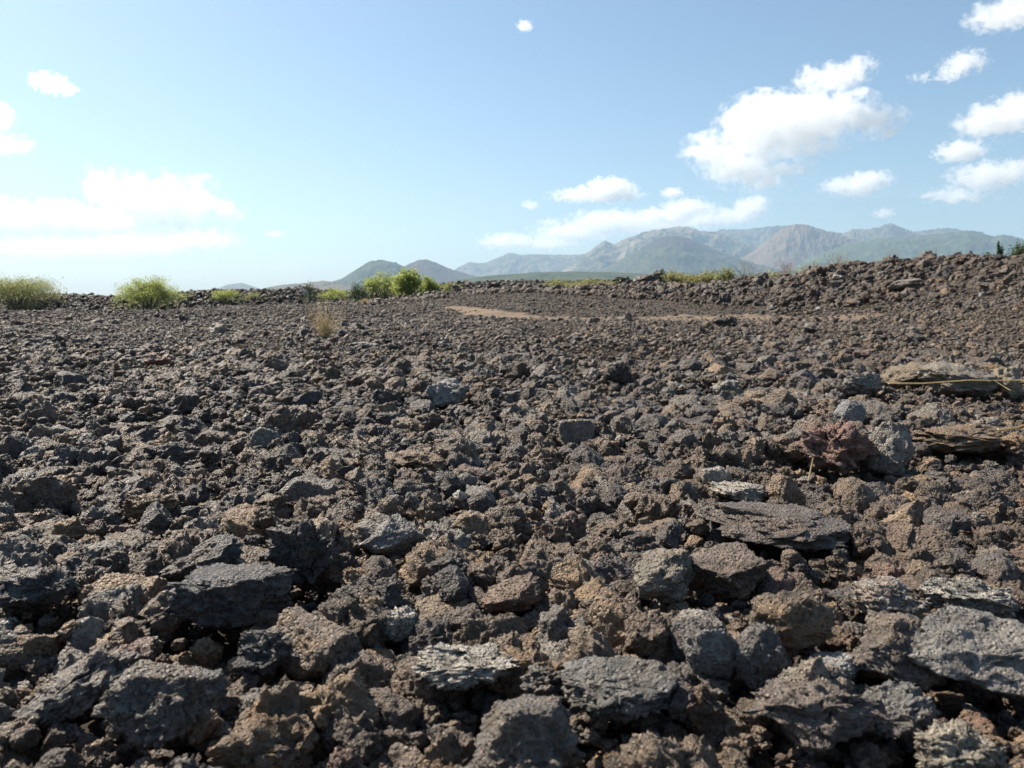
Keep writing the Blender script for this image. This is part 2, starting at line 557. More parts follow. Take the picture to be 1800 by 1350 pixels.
# ------------------------------------------------------------------ the hero rocks
# each: pixel of the contact with the ground in front (px,py), size in pixels (w,h), depth ratio, tone, crust, rust, shape, label, landmark phrase
def lin(*c): return c
CH, DB, BR, AG, OC, RR, PL = [p[0] for p in PAL]
HERO = [
 # px, base py, w, h, depth, rotz, tilt(x,y), tone, crust, rust, shape kw, label, short
 (1470, 826, 150, 104, .8, .2, (0, 0), (.215, .112, .085), .15, .35, dict(cuts=2, warp=.36, lump=.28, rough=.09, pit=.13), 'knobbly reddish scoria lump with dark pits beside the pale upright slab', 'reddish scoria lump'),
 (1566, 820, 74, 96, .8, -.3, (0, .1), (.22, .205, .18), .35, .12, dict(cuts=3, warp=.2, lump=.08, rough=.03, pit=.01, strat=.08, strat_f=5, strat_ax=(1, .2, .3), planes=[((-.6, -.75, .25), .30)]), 'pale grey upright slab leaning against the reddish scoria lump', 'pale upright slab'),
 (1304, 874, 108, 40, .9, .1, (0, .12), (.30, .27, .22), .8, .1, dict(cuts=6, warp=.2, lump=.1, rough=.06, pit=.04), 'flat whitish lichen covered rock lower left of the reddish scoria lump', 'flat whitish rock'),
 (392, 1092, 186, 112, .9, .55, (-.1, .12), (.060, .058, .060), .22, .05, dict(cuts=2, cut_h=(.6, .8), warp=.10, lump=.05, rough=.05, pit=.05, planes=[((0, .05, 1), .34), ((.3, -.9, .05), .48), ((1, .1, 0), .62), ((-.8, .5, .1), .6)]), 'big charcoal block with a flat top and sharp front edge', 'flat-topped charcoal block'),
 (520, 1010, 140, 132, .7, .2, (0, -.1), (.050, .049, .052), .25, .05, dict(cuts=3, warp=.28, lump=.2, rough=.09, pit=.08, planes=[((.5, -.8, .1), .45)]), 'tall craggy charcoal rock standing behind the flat-topped block', 'tall craggy charcoal rock'),
 (688, 968, 112, 84, .55, .1, (-.35, -.1), (.16, .157, .155), .45, .05, dict(cuts=3, warp=.12, lump=.05, rough=.035, pit=.02, planes=[((.1, -.8, .6), .28), ((-.7, 0, .7), .5), ((.8, 0, .5), .55)]), 'ash grey triangular slab with a smooth face turned to the viewer', 'grey triangular slab'),
 (278, 1296, 180, 142, .8, .5, (0, .1), (.085, .078, .070), .42, .2, dict(cuts=2, warp=.14, lump=.06, rough=.06, pit=.06, planes=[((-.45, -.75, .45), .45), ((.8, -.5, .3), .5), ((0, .2, 1), .72)]), 'big angular glinting rock with white speckled crest in the left foreground', 'angular glinting rock'),
 (698, 1112, 72, 64, .8, 0, (0, 0), (.20, .19, .17), .95, .05, dict(cuts=2, warp=.2, lump=.15, rough=.08, pit=.16), 'small round white pitted rock', 'white pitted rock'),
 (818, 1212, 190, 84, .9, .15, (-.1, .05), (.23, .21, .175), .85, .15, dict(cuts=3, warp=.3, lump=.16, rough=.09, pit=.10, planes=[((0, -.2, 1), .5)]), 'wide flat rock with a chalky white honeycombed crust in front centre', 'white honeycombed rock'),
 (1176, 1042, 128, 98, .9, .3, (0, -.25), (.19, .165, .125), .3, .3, dict(cuts=2, warp=.22, lump=.1, rough=.04, pit=.02, strat=.16, strat_f=6, strat_ax=(.3, .2, 1), planes=[((.8, -.6, 0), .5)]), 'cream coloured ropy rock with wavy layers and a dark right side', 'cream ropy rock'),
 (930, 1375, 190, 180, .9, .2, (0, 0), (.100, .086, .072), .12, .25, dict(cuts=5, cut_h=(.5, .75), warp=.12, lump=.06, rough=.04, pit=.03, planes=[((-.4, -.8, .45), .5), ((.7, -.5, .2), .5)]), 'large brown angular boulder at the bottom centre edge', 'angular bottom boulder'),
 (1375, 962, 270, 78, .7, .05, (.05, .05), (.095, .076, .064), .10, .2, dict(cuts=4, warp=.22, lump=.12, rough=.05, pit=.05), 'long brown overhanging slab with a black hollow beneath', 'long overhanging slab'),
 (1290, 1040, 150, 96, .9, -.4, (0, -.1), (.120, .088, .066), .12, .3, dict(cuts=5, warp=.16, lump=.08, rough=.05, pit=.05, planes=[((.1, -.3, 1), .5), ((.8, -.5, 0), .5)]), 'flat-topped brown wedge rock below the long overhanging slab', 'brown wedge rock'),
 (1395, 1150, 135, 130, .8, .1, (0, 0), (.135, .10, .065), .1, .8, dict(cuts=2, warp=.24, lump=.12, rough=.05, pit=.03, strat=.15, strat_f=6, strat_ax=(.3, 0, 1)), 'ochre stained ropy rock with thick wavy bands', 'ochre banded rock'),
 (1735, 1225, 230, 150, .8, -.1, (0, -.05), (.185, .175, .16), .25, .05, dict(cuts=3, warp=.16, lump=.1, rough=.03, pit=.01, strat=.05, strat_f=9, strat_ax=(1, 0, .2), planes=[((0, -.5, .9), .6)]), 'large smooth blue-grey boulder at the right edge with black shadow below', 'blue-grey boulder'),
 (1700, 1372, 130, 108, .8, .3, (0, .15), (.24, .215, .165), .5, .3, dict(cuts=2, warp=.3, lump=.2, rough=.08, pit=.05, strat=.12, strat_f=5), 'pale knobbly wrinkled rock in the bottom right corner', 'pale wrinkled corner rock'),
 (1572, 1082, 130, 78, .8, .2, (0, .1), (.21, .165, .135), .75, .45, dict(cuts=4, warp=.2, lump=.1, rough=.07, pit=.06), 'pinkish white speckled rock with a rusty right end', 'pinkish speckled rock'),
 (1715, 1078, 150, 76, .8, -.1, (0, 0), (.17, .165, .15), .85, .1, dict(cuts=3, warp=.24, lump=.15, rough=.08, pit=.13), 'white and grey honeycombed rock right of the pinkish speckled rock', 'grey-white honeycombed rock'),
 (1580, 1190, 180, 130, .8, .15, (0, 0), (.118, .094, .074), .15, .35, dict(cuts=5, warp=.15, lump=.08, rough=.05, pit=.06, planes=[((-.1, -.8, .5), .5)]), 'big brown rough boulder below the pinkish speckled rock', 'rough brown boulder'),
 (1255, 1185, 90, 110, .7, .2, (0, .2), (.12, .118, .11), .2, .05, dict(cuts=5, warp=.14, lump=.06, rough=.03, pit=.02), 'greenish grey pointed rock left of the ochre banded rock', 'grey pointed rock'),
 (1335, 1195, 100, 118, .7, -.3, (0, -.1), (.10, .092, .086), .2, .15, dict(cuts=4, warp=.16, lump=.08, rough=.05, pit=.05), 'dull brown-grey peaked rock twin of the grey pointed rock', 'brown-grey peaked rock'),
 (1430, 1300, 230, 120, .8, .1, (0, .05), (.115, .092, .078), .2, .3, dict(cuts=4, warp=.26, lump=.18, rough=.06, pit=.05), 'broad lumpy purplish brown boulder near the bottom edge', 'lumpy purplish boulder'),
 (1475, 1188, 85, 46, .9, 0, (0, 0), (.27, .26, .25), .7, .05, dict(cuts=3, warp=.25, lump=.15, rough=.06, pit=.05), 'small light grey rock under the ochre banded rock', 'light grey rock'),
 (1590, 1300, 140, 100, .8, .4, (0, 0), (.115, .113, .108), .3, .1, dict(cuts=2, warp=.3, lump=.22, rough=.08, pit=.06), 'knobbly dark grey rock left of the blue-grey boulder', 'knobbly dark grey rock'),
 (1100, 1265, 220, 110, .8, -.1, (0, -.05), (.10, .098, .09), .22, .15, dict(cuts=4, warp=.26, lump=.16, rough=.06, pit=.05), 'broad greenish grey boulder right of the angular bottom boulder', 'greenish grey boulder'),
 (900, 1066, 104, 66, .8, .4, (0, -.3), (.14, .088, .060), .1, .7, dict(cuts=4, warp=.18, lump=.1, rough=.05, pit=.05), 'brown sloping rock with a bright orange upper corner', 'orange-cornered rock'),
 (784, 704, 74, 50, .8, .3, (0, 0), (.21, .215, .215), .6, .03, dict(cuts=5, warp=.2, lump=.1, rough=.04, pit=.02, planes=[((-.4, -.8, .3), .4)]), 'blue-grey rock with white streaks on its face in the middle distance', 'white-streaked rock'),
 (1012, 772, 66, 54, .6, 0, (0, 0), (.165, .142, .112), .2, .1, dict(cuts=2, warp=.08, lump=.04, rough=.03, pit=.01, strat=.14, strat_f=6, strat_ax=(1, .1, .1), planes=[((0, -1, .2), .4), ((0, 0, 1), .7)]), 'upright tan slab with vertical grooves like bark', 'grooved upright slab'),
 (276, 641, 46, 26, .8, .1, (0, 0), (.27, .15, .11), .4, .3, dict(cuts=5, warp=.3, lump=.2, rough=.05, pit=.12, planes=[((0, -.5, .9), .4)]), 'broken reddish rock with a pale notch in the left middle distance', 'broken reddish rock'),
 (381, 589, 26, 24, .8, .2, (0, .35), (.27, .225, .165), .3, .1, dict(cuts=4, warp=.12, lump=.05, rough=.03, pit=0, strat=.1, strat_f=4, planes=[((-.6, -.7, .4), .4), ((.9, -.3, .1), .35)]), 'lone tan pyramid stone standing proud of the rubble far left', 'tan pyramid stone'),
 (1518, 690, 64, 48, .8, .2, (0, 0), (.19, .175, .16), .8, .1, dict(cuts=2, warp=.3, lump=.25, rough=.09, pit=.12), 'white crusted knobbly rock above the reddish scoria lump', 'white crusted knob'),
 (1605, 672, 110, 36, .8, .3, (0, -.25), (.19, .145, .085), .2, .8, dict(cuts=4, warp=.2, lump=.12, rough=.06, pit=.05), 'ochre sloping rock left of the folded pahoehoe slab', 'ochre sloping rock'),
 (1700, 688, 130, 56, .9, .1, (.1, .1), (.205, .180, .142), .3, .15, dict(cuts=3, warp=.18, lump=.08, rough=.03, pit=.01, strat=.12, strat_f=6, strat_ax=(.5, .3, 1)), 'tan folded pahoehoe slab with curved wrinkles near the right edge', 'folded pahoehoe slab'),
 (1775, 690, 60, 60, .7, .3, (0, .2), (.30, .245, .155), .3, .2, dict(cuts=4, warp=.18, lump=.08, rough=.03, pit=.01), 'pale yellow smooth rock beyond the folded slab at right edge', 'pale yellow rock'),
 (1495, 742, 48, 52, .8, -.2, (0, .2), (.20, .205, .21), .4, .05, dict(cuts=4, warp=.14, lump=.06, rough=.03, pit=.01), 'smooth blue-grey stone touching the top of the reddish scoria lump', 'smooth blue-grey stone'),
 (1690, 792, 190, 52, .7, .1, (0, 0), (.16, .105, .06), .15, .95, dict(cuts=4, warp=.24, lump=.14, rough=.06, pit=.06, strat=.10, strat_f=5), 'long rusty orange layered slab right of the pale upright slab', 'rusty orange slab'),
 (540, 704, 44, 24, .8, .5, (0, -.3), (.050, .047, .046), .05, .1, dict(cuts=4, warp=.1, lump=.04, rough=.03, pit=.02, planes=[((.2, -.9, .3), .35)]), 'dark flat-faced wedge stone leaning right, left of centre', 'dark wedge stone'),
 (262, 905, 82, 56, .9, .3, (0, 0), (.20, .145, .085), .2, .9, dict(cuts=3, warp=.28, lump=.18, rough=.07, pit=.06), 'rounded ochre yellow rock in the left middle ground', 'ochre yellow rock'),
 (125, 1245, 160, 92, .7, .5, (0, -.35), (.12, .108, .095), .4, .25, dict(cuts=3, warp=.28, lump=.16, rough=.07, pit=.06), 'long sloping grey rock with black hollow under it at lower left', 'long sloping grey rock'),
 (640, 612, 52, 15, .9, .1, (0, 0), (.25, .23, .20), .9, .05, dict(cuts=4, warp=.3, lump=.2, rough=.08, pit=.1), 'thin whitish curved crust plate in the middle distance', 'whitish crust plate'),
 (1278, 690, 60, 30, .9, .1, (0, 0), (.22, .205, .185), .8, .05, dict(cuts=4, warp=.25, lump=.15, rough=.07, pit=.08), 'whitish grey cracked rock left of the white crusted knob', 'whitish cracked rock'),
 (350, 1005, 130, 66, .8, .3, (0, -.25), (.078, .076, .074), .25, .1, dict(cuts=4, warp=.16, lump=.08, rough=.05, pit=.05), 'rounded grey slab resting against the flat-topped charcoal block', 'rounded grey slab'),
 (60, 1060, 110, 70, .8, .3, (0, 0), (.06, .06, .062), .15, .1, dict(cuts=3, warp=.25, lump=.2, rough=.07, pit=.06), 'knobbly dark slate rock near the left edge', 'knobbly slate rock'),
 (480, 1180, 130, 90, .8, -.2, (0, 0), (.066, .065, .064), .12, .15, dict(cuts=3, warp=.3, lump=.24, rough=.08, pit=.06), 'bulbous dark grey clinker right of the angular glinting rock', 'bulbous dark clinker'),
 (740, 820, 100, 40, .9, .2, (0, .1), (.16, .105, .055), .2, .95, dict(cuts=4, warp=.25, lump=.14, rough=.06, pit=.05), 'mustard orange stained rock left of centre', 'mustard stained rock'),
 (1085, 672, 56, 46, .8, .2, (0, 0), (.052, .046, .042), .1, .3, dict(cuts=3, warp=.4, lump=.3, rough=.09, pit=.08), 'black hollow-sided lump jutting up right of centre', 'black jutting lump'),
 (1590, 515, 56, 17, .9, .15, (0, -.15), (.20, .165, .135), .2, .1, dict(cuts=3, warp=.1, lump=.05, rough=.03, pit=.01, planes=[((0, 0, 1), .5)]), 'flat tan slab lying on the right slope', 'flat tan slab'),
 (1477, 497, 24, 11, .9, 0, (0, .1), (.55, .50, .44), .9, .0, dict(cuts=4, warp=.2, lump=.1, rough=.06, pit=.04), 'bright white stone on the right slope below the ridge', 'white slope stone'),
 (1160, 498, 24, 28, .9, 0, (0, 0), (.045, .038, .035), .05, .2, dict(cuts=2, warp=.35, lump=.3, rough=.1, pit=.1), 'black knobbly boulder sticking up from the centre ridge', 'black ridge boulder'),
 (1712, 455, 46, 22, .9, 0, (0, .1), (.13, .085, .058), .05, .4, dict(cuts=4, warp=.18, lump=.12, rough=.06, pit=.05), 'big rounded brown boulder crowning the right ridge', 'brown crowning boulder'),
 (1677, 458, 28, 20, .5, 0, (0, -.7), (.055, .046, .040), .05, .2, dict(cuts=2, warp=.35, lump=.25, rough=.08, pit=.06, axes=(1, .6, .55)), 'dark snag of rock pointing up to the right on the ridge', 'dark pointing snag'),
 (1040, 514, 50, 15, .9, 0, (0, 0), (.17, .12, .085), .1, .4, dict(cuts=3, warp=.2, lump=.15, rough=.07, pit=.1), 'rounded tan outcrop with a dark hollow at the ridge foot', 'tan hollow outcrop'),
 (1270, 500, 22, 12, .9, 0, (0, -.4), (.06, .05, .045), .05, .2, dict(cuts=4, warp=.2, lump=.1, rough=.06, pit=.05), 'dark tilted rock at the ridge foot right of the black boulder', 'tilted ridge rock'),
 (1274, 578, 44, 24, .9, 0, (0, 0), (.066, .056, .05), .1, .5, dict(cuts=3, warp=.3, lump=.25, rough=.09, pit=.08), 'dark knobbly mound just in front of the dirt track', 'dark trackside mound'),
 (872, 512, 46, 20, .9, 0, (0, .1), (.050, .042, .038), .05, .25, dict(cuts=3, warp=.4, lump=.35, rough=.12, pit=.1), 'jagged dark crag at the left end of the ridge', 'left ridge crag'),
 (1094, 505, 44, 20, .9, 0, (0, 0), (.060, .048, .042), .05, .3, dict(cuts=3, warp=.4, lump=.35, rough=.12, pit=.1), 'jagged brown crag on the ridge left of the black boulder', 'brown ridge crag'),
 (1132, 503, 40, 19, .9, .3, (0, -.2), (.072, .055, .046), .05, .4, dict(cuts=3, warp=.38, lump=.3, rough=.11, pit=.1), 'rust tinged crag touching the left side of the black ridge boulder', 'rust tinged crag'),
 (1228, 500, 34, 12, .9, .2, (0, .3), (.058, .046, .040), .05, .3, dict(cuts=4, warp=.3, lump=.2, rough=.09, pit=.08), 'low sloping dark slab on the ridge right of the black boulder', 'sloping ridge slab'),
 (951, 510, 9, 17, .8, 0, (0, -.25), (.060, .052, .048), .05, .2, dict(cuts=5, warp=.2, lump=.1, rough=.07, pit=.05), 'small upright pointed stone leaning on the centre left ridge', 'upright ridge stone'),
 (534, 517, 12, 9, .5, .3, (0, .5), (.50, .47, .44), .8, 0, dict(cuts=4, warp=.3, lump=.2, rough=.08, pit=.05), 'whitish scar stone on the far black flow', 'whitish scar stone'),
 (865, 562, 14, 10, .9, 0, (0, 0), (.24, .20, .165), .4, .1, dict(cuts=4, warp=.15, lump=.1, rough=.05, pit=.03), 'tan pointed stone standing at the bend of the dirt track', 'track bend stone'),
]

# ------------------------------------------------------------------ piling up the rubble
BED = 0.075
GX0, GX1, GY0, GY1, GS = -7.0, 7.0, -0.7, 8.5, 0.0125
gnx, gny = int((GX1 - GX0) / GS), int((GY1 - GY0) / GS)
gxx = GX0 + (np.arange(gnx) + .5) * GS; gyy = GY0 + (np.arange(gny) + .5) * GS
_gx, _gy = np.meshgrid(gxx, gyy)
HB = ground_z(_gx.ravel(), _gy.ravel(), False).reshape(gny, gnx)   # the level the rubble fills up to
H = HB - BED
BLOCK = np.zeros_like(H, bool)
BLOCK2 = np.zeros_like(H, bool)      # open to view: only low stones lie here

def drop(x, y, rx, rz, q=0.4, embed=0.35, cap=0.25, sink=0.0, full=None):
    """rest an ellipsoid of half widths rx, rz on the pile; returns its centre height"""
    if not (GX0 + rx < x < GX1 - rx and GY0 + rx < y < GY1 - rx):
        return gz1(x, y) + rz * (1 - embed)
    i0, i1 = int((x - rx - GX0) / GS), int((x + rx - GX0) / GS) + 1
    j0, j1 = int((y - rx - GY0) / GS), int((y + rx - GY0) / GS) + 1
    w = H[j0:j1, i0:i1]
    d2 = ((gxx[i0:i1][None] - x) ** 2 + (gyy[j0:j1][:, None] - y) ** 2) / (rx * rx)
    ins = d2 < 0.7
    if not ins.any():
        ins = d2 <= d2.min() + 1e-9
    hb = float(HB[(j0 + j1) // 2, (i0 + i1) // 2])
    sv_ = np.sort(w[ins])
    if full is not None and float(sv_[len(sv_) // 2]) > hb + full:
        return None
    zc = float(sv_[int(q * (len(sv_) - 1))]) + rz * (1 - embed)
    zc = min(zc, hb - sink + cap * rz)
    if True:
        top = zc + rz * np.sqrt(np.clip(1 - d2, 0, None)) * 0.88
        m = d2 < 1
        w[m] = np.maximum(w[m], top[m])
    return zc

HEROES = []          # things that carry labels
THINGS = []
def build_heroes():
    for i, (px, py, w, h, dep, rz, tl, tone, cr, ru, kw, label, short) in enumerate(HERO):
        g = on_ground(px, py, 0.0 if py < 600 else 0.015)
        dist = math.sqrt(g[0] ** 2 + g[1] ** 2 + (g[2] - CAM_H) ** 2)
        sx = w / F_PX * dist / 2 / max(0.75, abs(math.cos(rz)))
        # a foreshortened top adds to the height seen
        look = max(0.05, (CAM_H - g[2]) / dist)
        sy = sx * dep
        hm = h / F_PX * dist
        sz = max(0.40 * hm, (hm - 0.6 * sy * look) / 2)
        sz = min(sz, sx * 1.5)
        lvl = 5 if w > 40 else 4
        kw = dict(kw); ax = kw.pop('axes', (1, 1, 1))
        kw['rough'] = kw.get('rough', .07) * 2.1; kw['pit'] = kw.get('pit', .06) * 1.3 + .015; kw['warp'] = kw.get('warp', .2) * 1.25; kw['lump'] = kw.get('lump', .1) * 1.3
        lum = sum(tone) / 3; kk = .80 if lum > .13 else .92
        tone = tuple(kk * (.8 * t + .2 * lum * w) for t, w in zip(tone, (1.12, 1.0, .88)))
        cr = cr * .85
        v, f = rock_shape(9000 + i, lvl, **kw)
        me = np_mesh('rock_mesh', v, f, M_ROCK)
        o = bpy.data.objects.new('lava_rock', me); COL.objects.link(o)
        sx, sy, sz = sx * ax[0], sy * ax[1], sz * ax[2]
        x, y = g[0] * (1 + 0.5 * sy / dist), g[1] + sy * 0.75
        emb = 0.30
        z = drop(x, y, (sx + sy) / 2 * 0.95, sz, 0.4, emb, 9)
        z = max(z, gz1(x, y) + 0.58 * sz)
        o.location = (x, y, z)
        o.scale = (sx, sy, sz)
        o.rotation_euler = (tl[0], tl[1], rz)
        o['tone'] = list(tone); o['crust'] = cr; o['rust'] = ru
        mark(o, label, 'rock', 'single lava rocks that stand out in the field')
        HEROES.append((o, short))
        if y < GY1:
            m = ((_gx - x) ** 2 + (_gy - y) ** 2) < (0.85 * (sx + sy) / 2) ** 2
            BLOCK[m] = True
            rr = (sx + sy) / 2; dd = math.hypot(x, y)
            cx, cy_ = x - x / dd * rr * 0.9, y - y / dd * rr * 0.9
            BLOCK2[(((_gx - cx) ** 2 + (_gy - cy_) ** 2) < (1.45 * rr) ** 2)] = True
build_heroes()

def blocked(x, y, B=None):
    B = BLOCK if B is None else B
    i = ((x - GX0) / GS).astype(int); j = ((y - GY0) / GS).astype(int)
    ok = (i >= 0) & (i < gnx) & (j >= 0) & (j < gny)
    r = np.zeros(len(x), bool)
    r[ok] = B[j[ok], i[ok]]
    return r

def wedge(n, d0, d1, half=0.80, pw=2.0):
    """random places seen between two distances (uniform over the ground)"""
    s = 0.9
    d = (rng.random(n) * ((d1 + s) ** pw - (d0 + s) ** pw) + (d0 + s) ** pw) ** (1 / pw)
    u = rng.uniform(-half, half, n)
    return u * d + rng.normal(0, 0.15, n), d - s

PTS = []   # x,y,z, rx,ry,rz(scale), ex,ey,ez, proto, tone, crust, rust, pal, lev
def patchy(x, y):
    """the share of colours drifts over the field"""
    P = np.stack([x, y, np.zeros_like(x)], 1)
    a = noise(P * 0.9 + 3); b = noise(P * 0.35 + 60)
    return a, b

def add_rocks(n, d0, d1, rmed, rsig, rmax, pile, hi, half=0.80, pw=2.0, flat=(0.5, 0.95), skip_path=True, emb=(0.15, 0.5), tilt=0.35, sink=0.0, full=None, cap=(-.5, .5), grit=False):
    x, y = wedge(n, d0, d1, half, pw)
    r = np.minimum(rmed * np.exp(rng.normal(0, rsig, n) + .45 * noise(np.stack([x * .9, y * .45, 0 * x + 4], 1))), rmax)
    keep = (~blocked(x, y) | grit) & ~(blocked(x, y, BLOCK2) & (r > .030 + .002 * y))
    if skip_path and d1 > 12:
        keep &= (path_dist(x, y) > 1.0) | (rng.random(len(x)) < .25)
    x, y, r = x[keep], y[keep], r[keep]
    if pile:
        o = np.argsort(-r + rng.normal(0, rmed * 0.9, len(r)))
        x, y, r = x[o], y[o], r[o]
    n = len(x)
    a, b = patchy(x, y)
    pr = rng.integers(0, NP_, n)
    asp = rng.uniform(0.72, 1.0, n); fl = rng.uniform(*flat, n)
    ex = rng.normal(0, tilt, n); ey = rng.normal(0, tilt, n); ez = rng.uniform(0, 6.283, n)
    q = rng.random(n)
    gzv = ground_z(x, y)
    cum = np.cumsum(PAL_P)
    for i in range(n):
        qq = q[i]
        k = int(np.searchsorted(cum, qq))
        if b[i] > 0.25 and k == 0 and q[i] < 0.12: k = 2
        if a[i] > 0.35 and rng.random() < 0.30: k = 4 if rng.random() < .6 else 2
        if b[i] < -0.3 and rng.random() < 0.35: k = 0
        k = min(k, len(PAL) - 1)
        if k == 6 and r[i] > 0.032: k = 3
        rz_ = r[i] * fl[i]
        e = emb[0] + (emb[1] - emb[0]) * rng.random()
        if pile:
            z = drop(x[i], y[i], r[i] * (1 + asp[i]) / 2 * 0.9, rz_, 0.35, e, rng.uniform(*cap), sink, full)
            if z is None: continue
        else:
            z = gzv[i] - sink + rz_ * (1 - 2 * e)
        t = PAL[k]
        jit = math.exp(rng.normal(0, 0.22))
        # ground warms towards the right of the field
        warm = 1 + 0.05 * np.clip(x[i] / max(y[i], 1), -.7, .7)
        tone = (t[0][0] * jit * warm, t[0][1] * jit, t[0][2] * jit / warm)
        cr = t[1] * rng.uniform(.3, 1.5); ru = min(1, t[2] * rng.uniform(.3, 1.5) * (1 + .8 * max(0, a[i])))
        PTS.append((x[i], y[i], z, r[i], r[i] * asp[i], rz_, ex[i], ey[i], ez[i], pr[i], *tone, cr, ru, k, 0 if hi else 1))

# near field, piled: interlocking chunks thrown until the bed is full, smaller clinker sunk in the gaps, grit at the bottom
add_rocks(20000, -.4, 3.4, 0.038, 0.42, 0.082, True, True, 0.88, emb=(0.2, 0.5), full=-0.012, cap=(-.35, .45), flat=(.6, 1.05))
add_rocks(21000, -.4, 3.4, 0.024, 0.35, 0.045, True, True, 0.88, emb=(0.15, 0.5), sink=.022, full=-.022, cap=(-.3, .5))
add_rocks(24000, -.4, 3.2, 0.012, 0.32, 0.025, True, False, 0.86, emb=(0.1, 0.45), sink=.028, full=-.012, grit=True)
add_rocks(12000, -.4, 3.4, 0.018, 0.35, 0.032, False, False, 0.88, emb=(0.2, 0.5), sink=.068, grit=True)
add_rocks(420, 0.60, 3.4, 0.026, 0.35, 0.05, True, True, 0.86, emb=(0.1, 0.4), cap=(.3, 2.0))
add_rocks(22000, 3.2, 8.2, 0.033, 0.48, 0.12, True, True, 0.72, emb=(0.2, 0.5), full=-0.012, cap=(-.35, .5))
add_rocks(20000, 3.0, 8.2, 0.020, 0.38, 0.05, True, False, 0.72, emb=(0.15, 0.5), sink=.012)
# farther out: resting on the sheet
add_rocks(115000, 7.8, 19, 0.019, 0.45, 0.075, False, False, 0.74, emb=(0.15, 0.45))
add_rocks(420, 8.0, 19, 0.075, 0.35, 0.15, False, False, 0.74, emb=(0.25, 0.5))

def add_far(n, d0, d1, rmed, rsig, rmax, cond, half=0.76, emb=(0.15, 0.45), dark=1.0, reddish=0.0, crest=None):
    if crest is None:
        x, y = wedge(n, d0, d1, half)
    else:
        u = rng.uniform(-0.26, half, n); y = np.interp(u, C1[0], C1[1]) + rng.uniform(*crest, n); x = u * y
    k = cond(x, y) & ((path_dist(x, y) > 1.0) | (rng.random(len(x)) < .25))
    x, y = x[k], y[k]
    n = len(x)
    r = np.minimum(rmed * np.exp(rng.normal(0, rsig, n)), rmax)
    z = ground_z(x, y)
    ks = rng.choice(len(PAL), n, p=PAL_P)
    for i in range(n):
        kk = int(ks[i])
        t = PAL[kk]; jit = math.exp(rng.normal(0, 0.2)) * dark
        fl = rng.uniform(.5, .95); e = rng.uniform(*emb)
        PTS.append((x[i], y[i], z[i] + r[i] * fl * (1 - 2 * e), r[i], r[i] * rng.uniform(.7, 1), r[i] * fl,
                    rng.normal(0, .4), rng.normal(0, .4), rng.uniform(0, 6.28), int(rng.integers(0, NP_)),
                    t[0][0] * jit * (1 + reddish), t[0][1] * jit, t[0][2] * jit * (1 - .3 * reddish), t[1] * .7, t[2], kk, 1))

def _u(x, y): return x / np.maximum(y, .3)
def _ridge(x, y, lo, hi):
    d = y - np.interp(_u(x, y), C1[0], C1[1])
    return (d > lo) & (d < hi)
def smooth_zone(x, y):
    j = rng.normal(0, .035, len(x))
    return (_u(x, y) + j > -0.15) & (_u(x, y) + j < 0.38) & ~_ridge(x, y, -2.0, 9)
# the open left field
add_far(75000, 19, 55, 0.032, 0.42, 0.11, lambda x, y: (_u(x, y) < -0.10), dark=.9)
# fine cinder on the smooth slope behind the track
add_far(60000, 17, 36, 0.022, 0.42, 0.09, smooth_zone)
# the right slope
add_far(46000, 15, 27, 0.034, 0.48, 0.18, lambda x, y: (_u(x, y) > 0.33) & ~_ridge(x, y, -1.5, 9), dark=.86)
# clinker heaped along the ridge
add_far(32000, 15, 50, 0.045, 0.52, 0.18, lambda x, y: y > 0, emb=(0.1, 0.4), dark=.70, reddish=.04, crest=(-2.6, 1.8))
add_far(260, 15, 50, 0.14, 0.35, 0.34, lambda x, y: y > 0, emb=(0.3, 0.5), dark=.55, reddish=.04, crest=(-1.6, .6))
# the black flow front far behind
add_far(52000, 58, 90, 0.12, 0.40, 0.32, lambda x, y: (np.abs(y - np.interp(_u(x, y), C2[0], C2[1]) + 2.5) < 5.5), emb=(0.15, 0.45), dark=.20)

# ------------------------------------------------------------------ the 300 largest rocks become things, the rest is rubble
A = np.array(PTS)
pxv, pyv, dep = to_px(A[:, 0], A[:, 1], A[:, 2])
size_px = F_PX * (A[:, 3] + A[:, 5]) / dep
# bury test: how much of the rock stands proud of the pile where it lies
gi = np.clip(((A[:, 0] - GX0) / GS).astype(int), 0, gnx - 1); gj = np.clip(((A[:, 1] - GY0) / GS).astype(int), 0, gny - 1)
inside = (A[:, 0] > GX0) & (A[:, 0] < GX1) & (A[:, 1] > GY0) & (A[:, 1] < GY1)
cover = np.where(inside, H[gj, gi] - (A[:, 2] + 0.88 * A[:, 5]), 0)
vis = (pxv > 15) & (pxv < 1785) & (pyv > 520) & (pyv < 1335) & (dep > 0.3) & (cover < 0.35 * A[:, 5])
N_IND = 300 - len(HERO)
score = np.where(vis, size_px, 0)
pick = np.argsort(-score)[:N_IND]
rest = np.ones(len(A), bool); rest[pick] = False

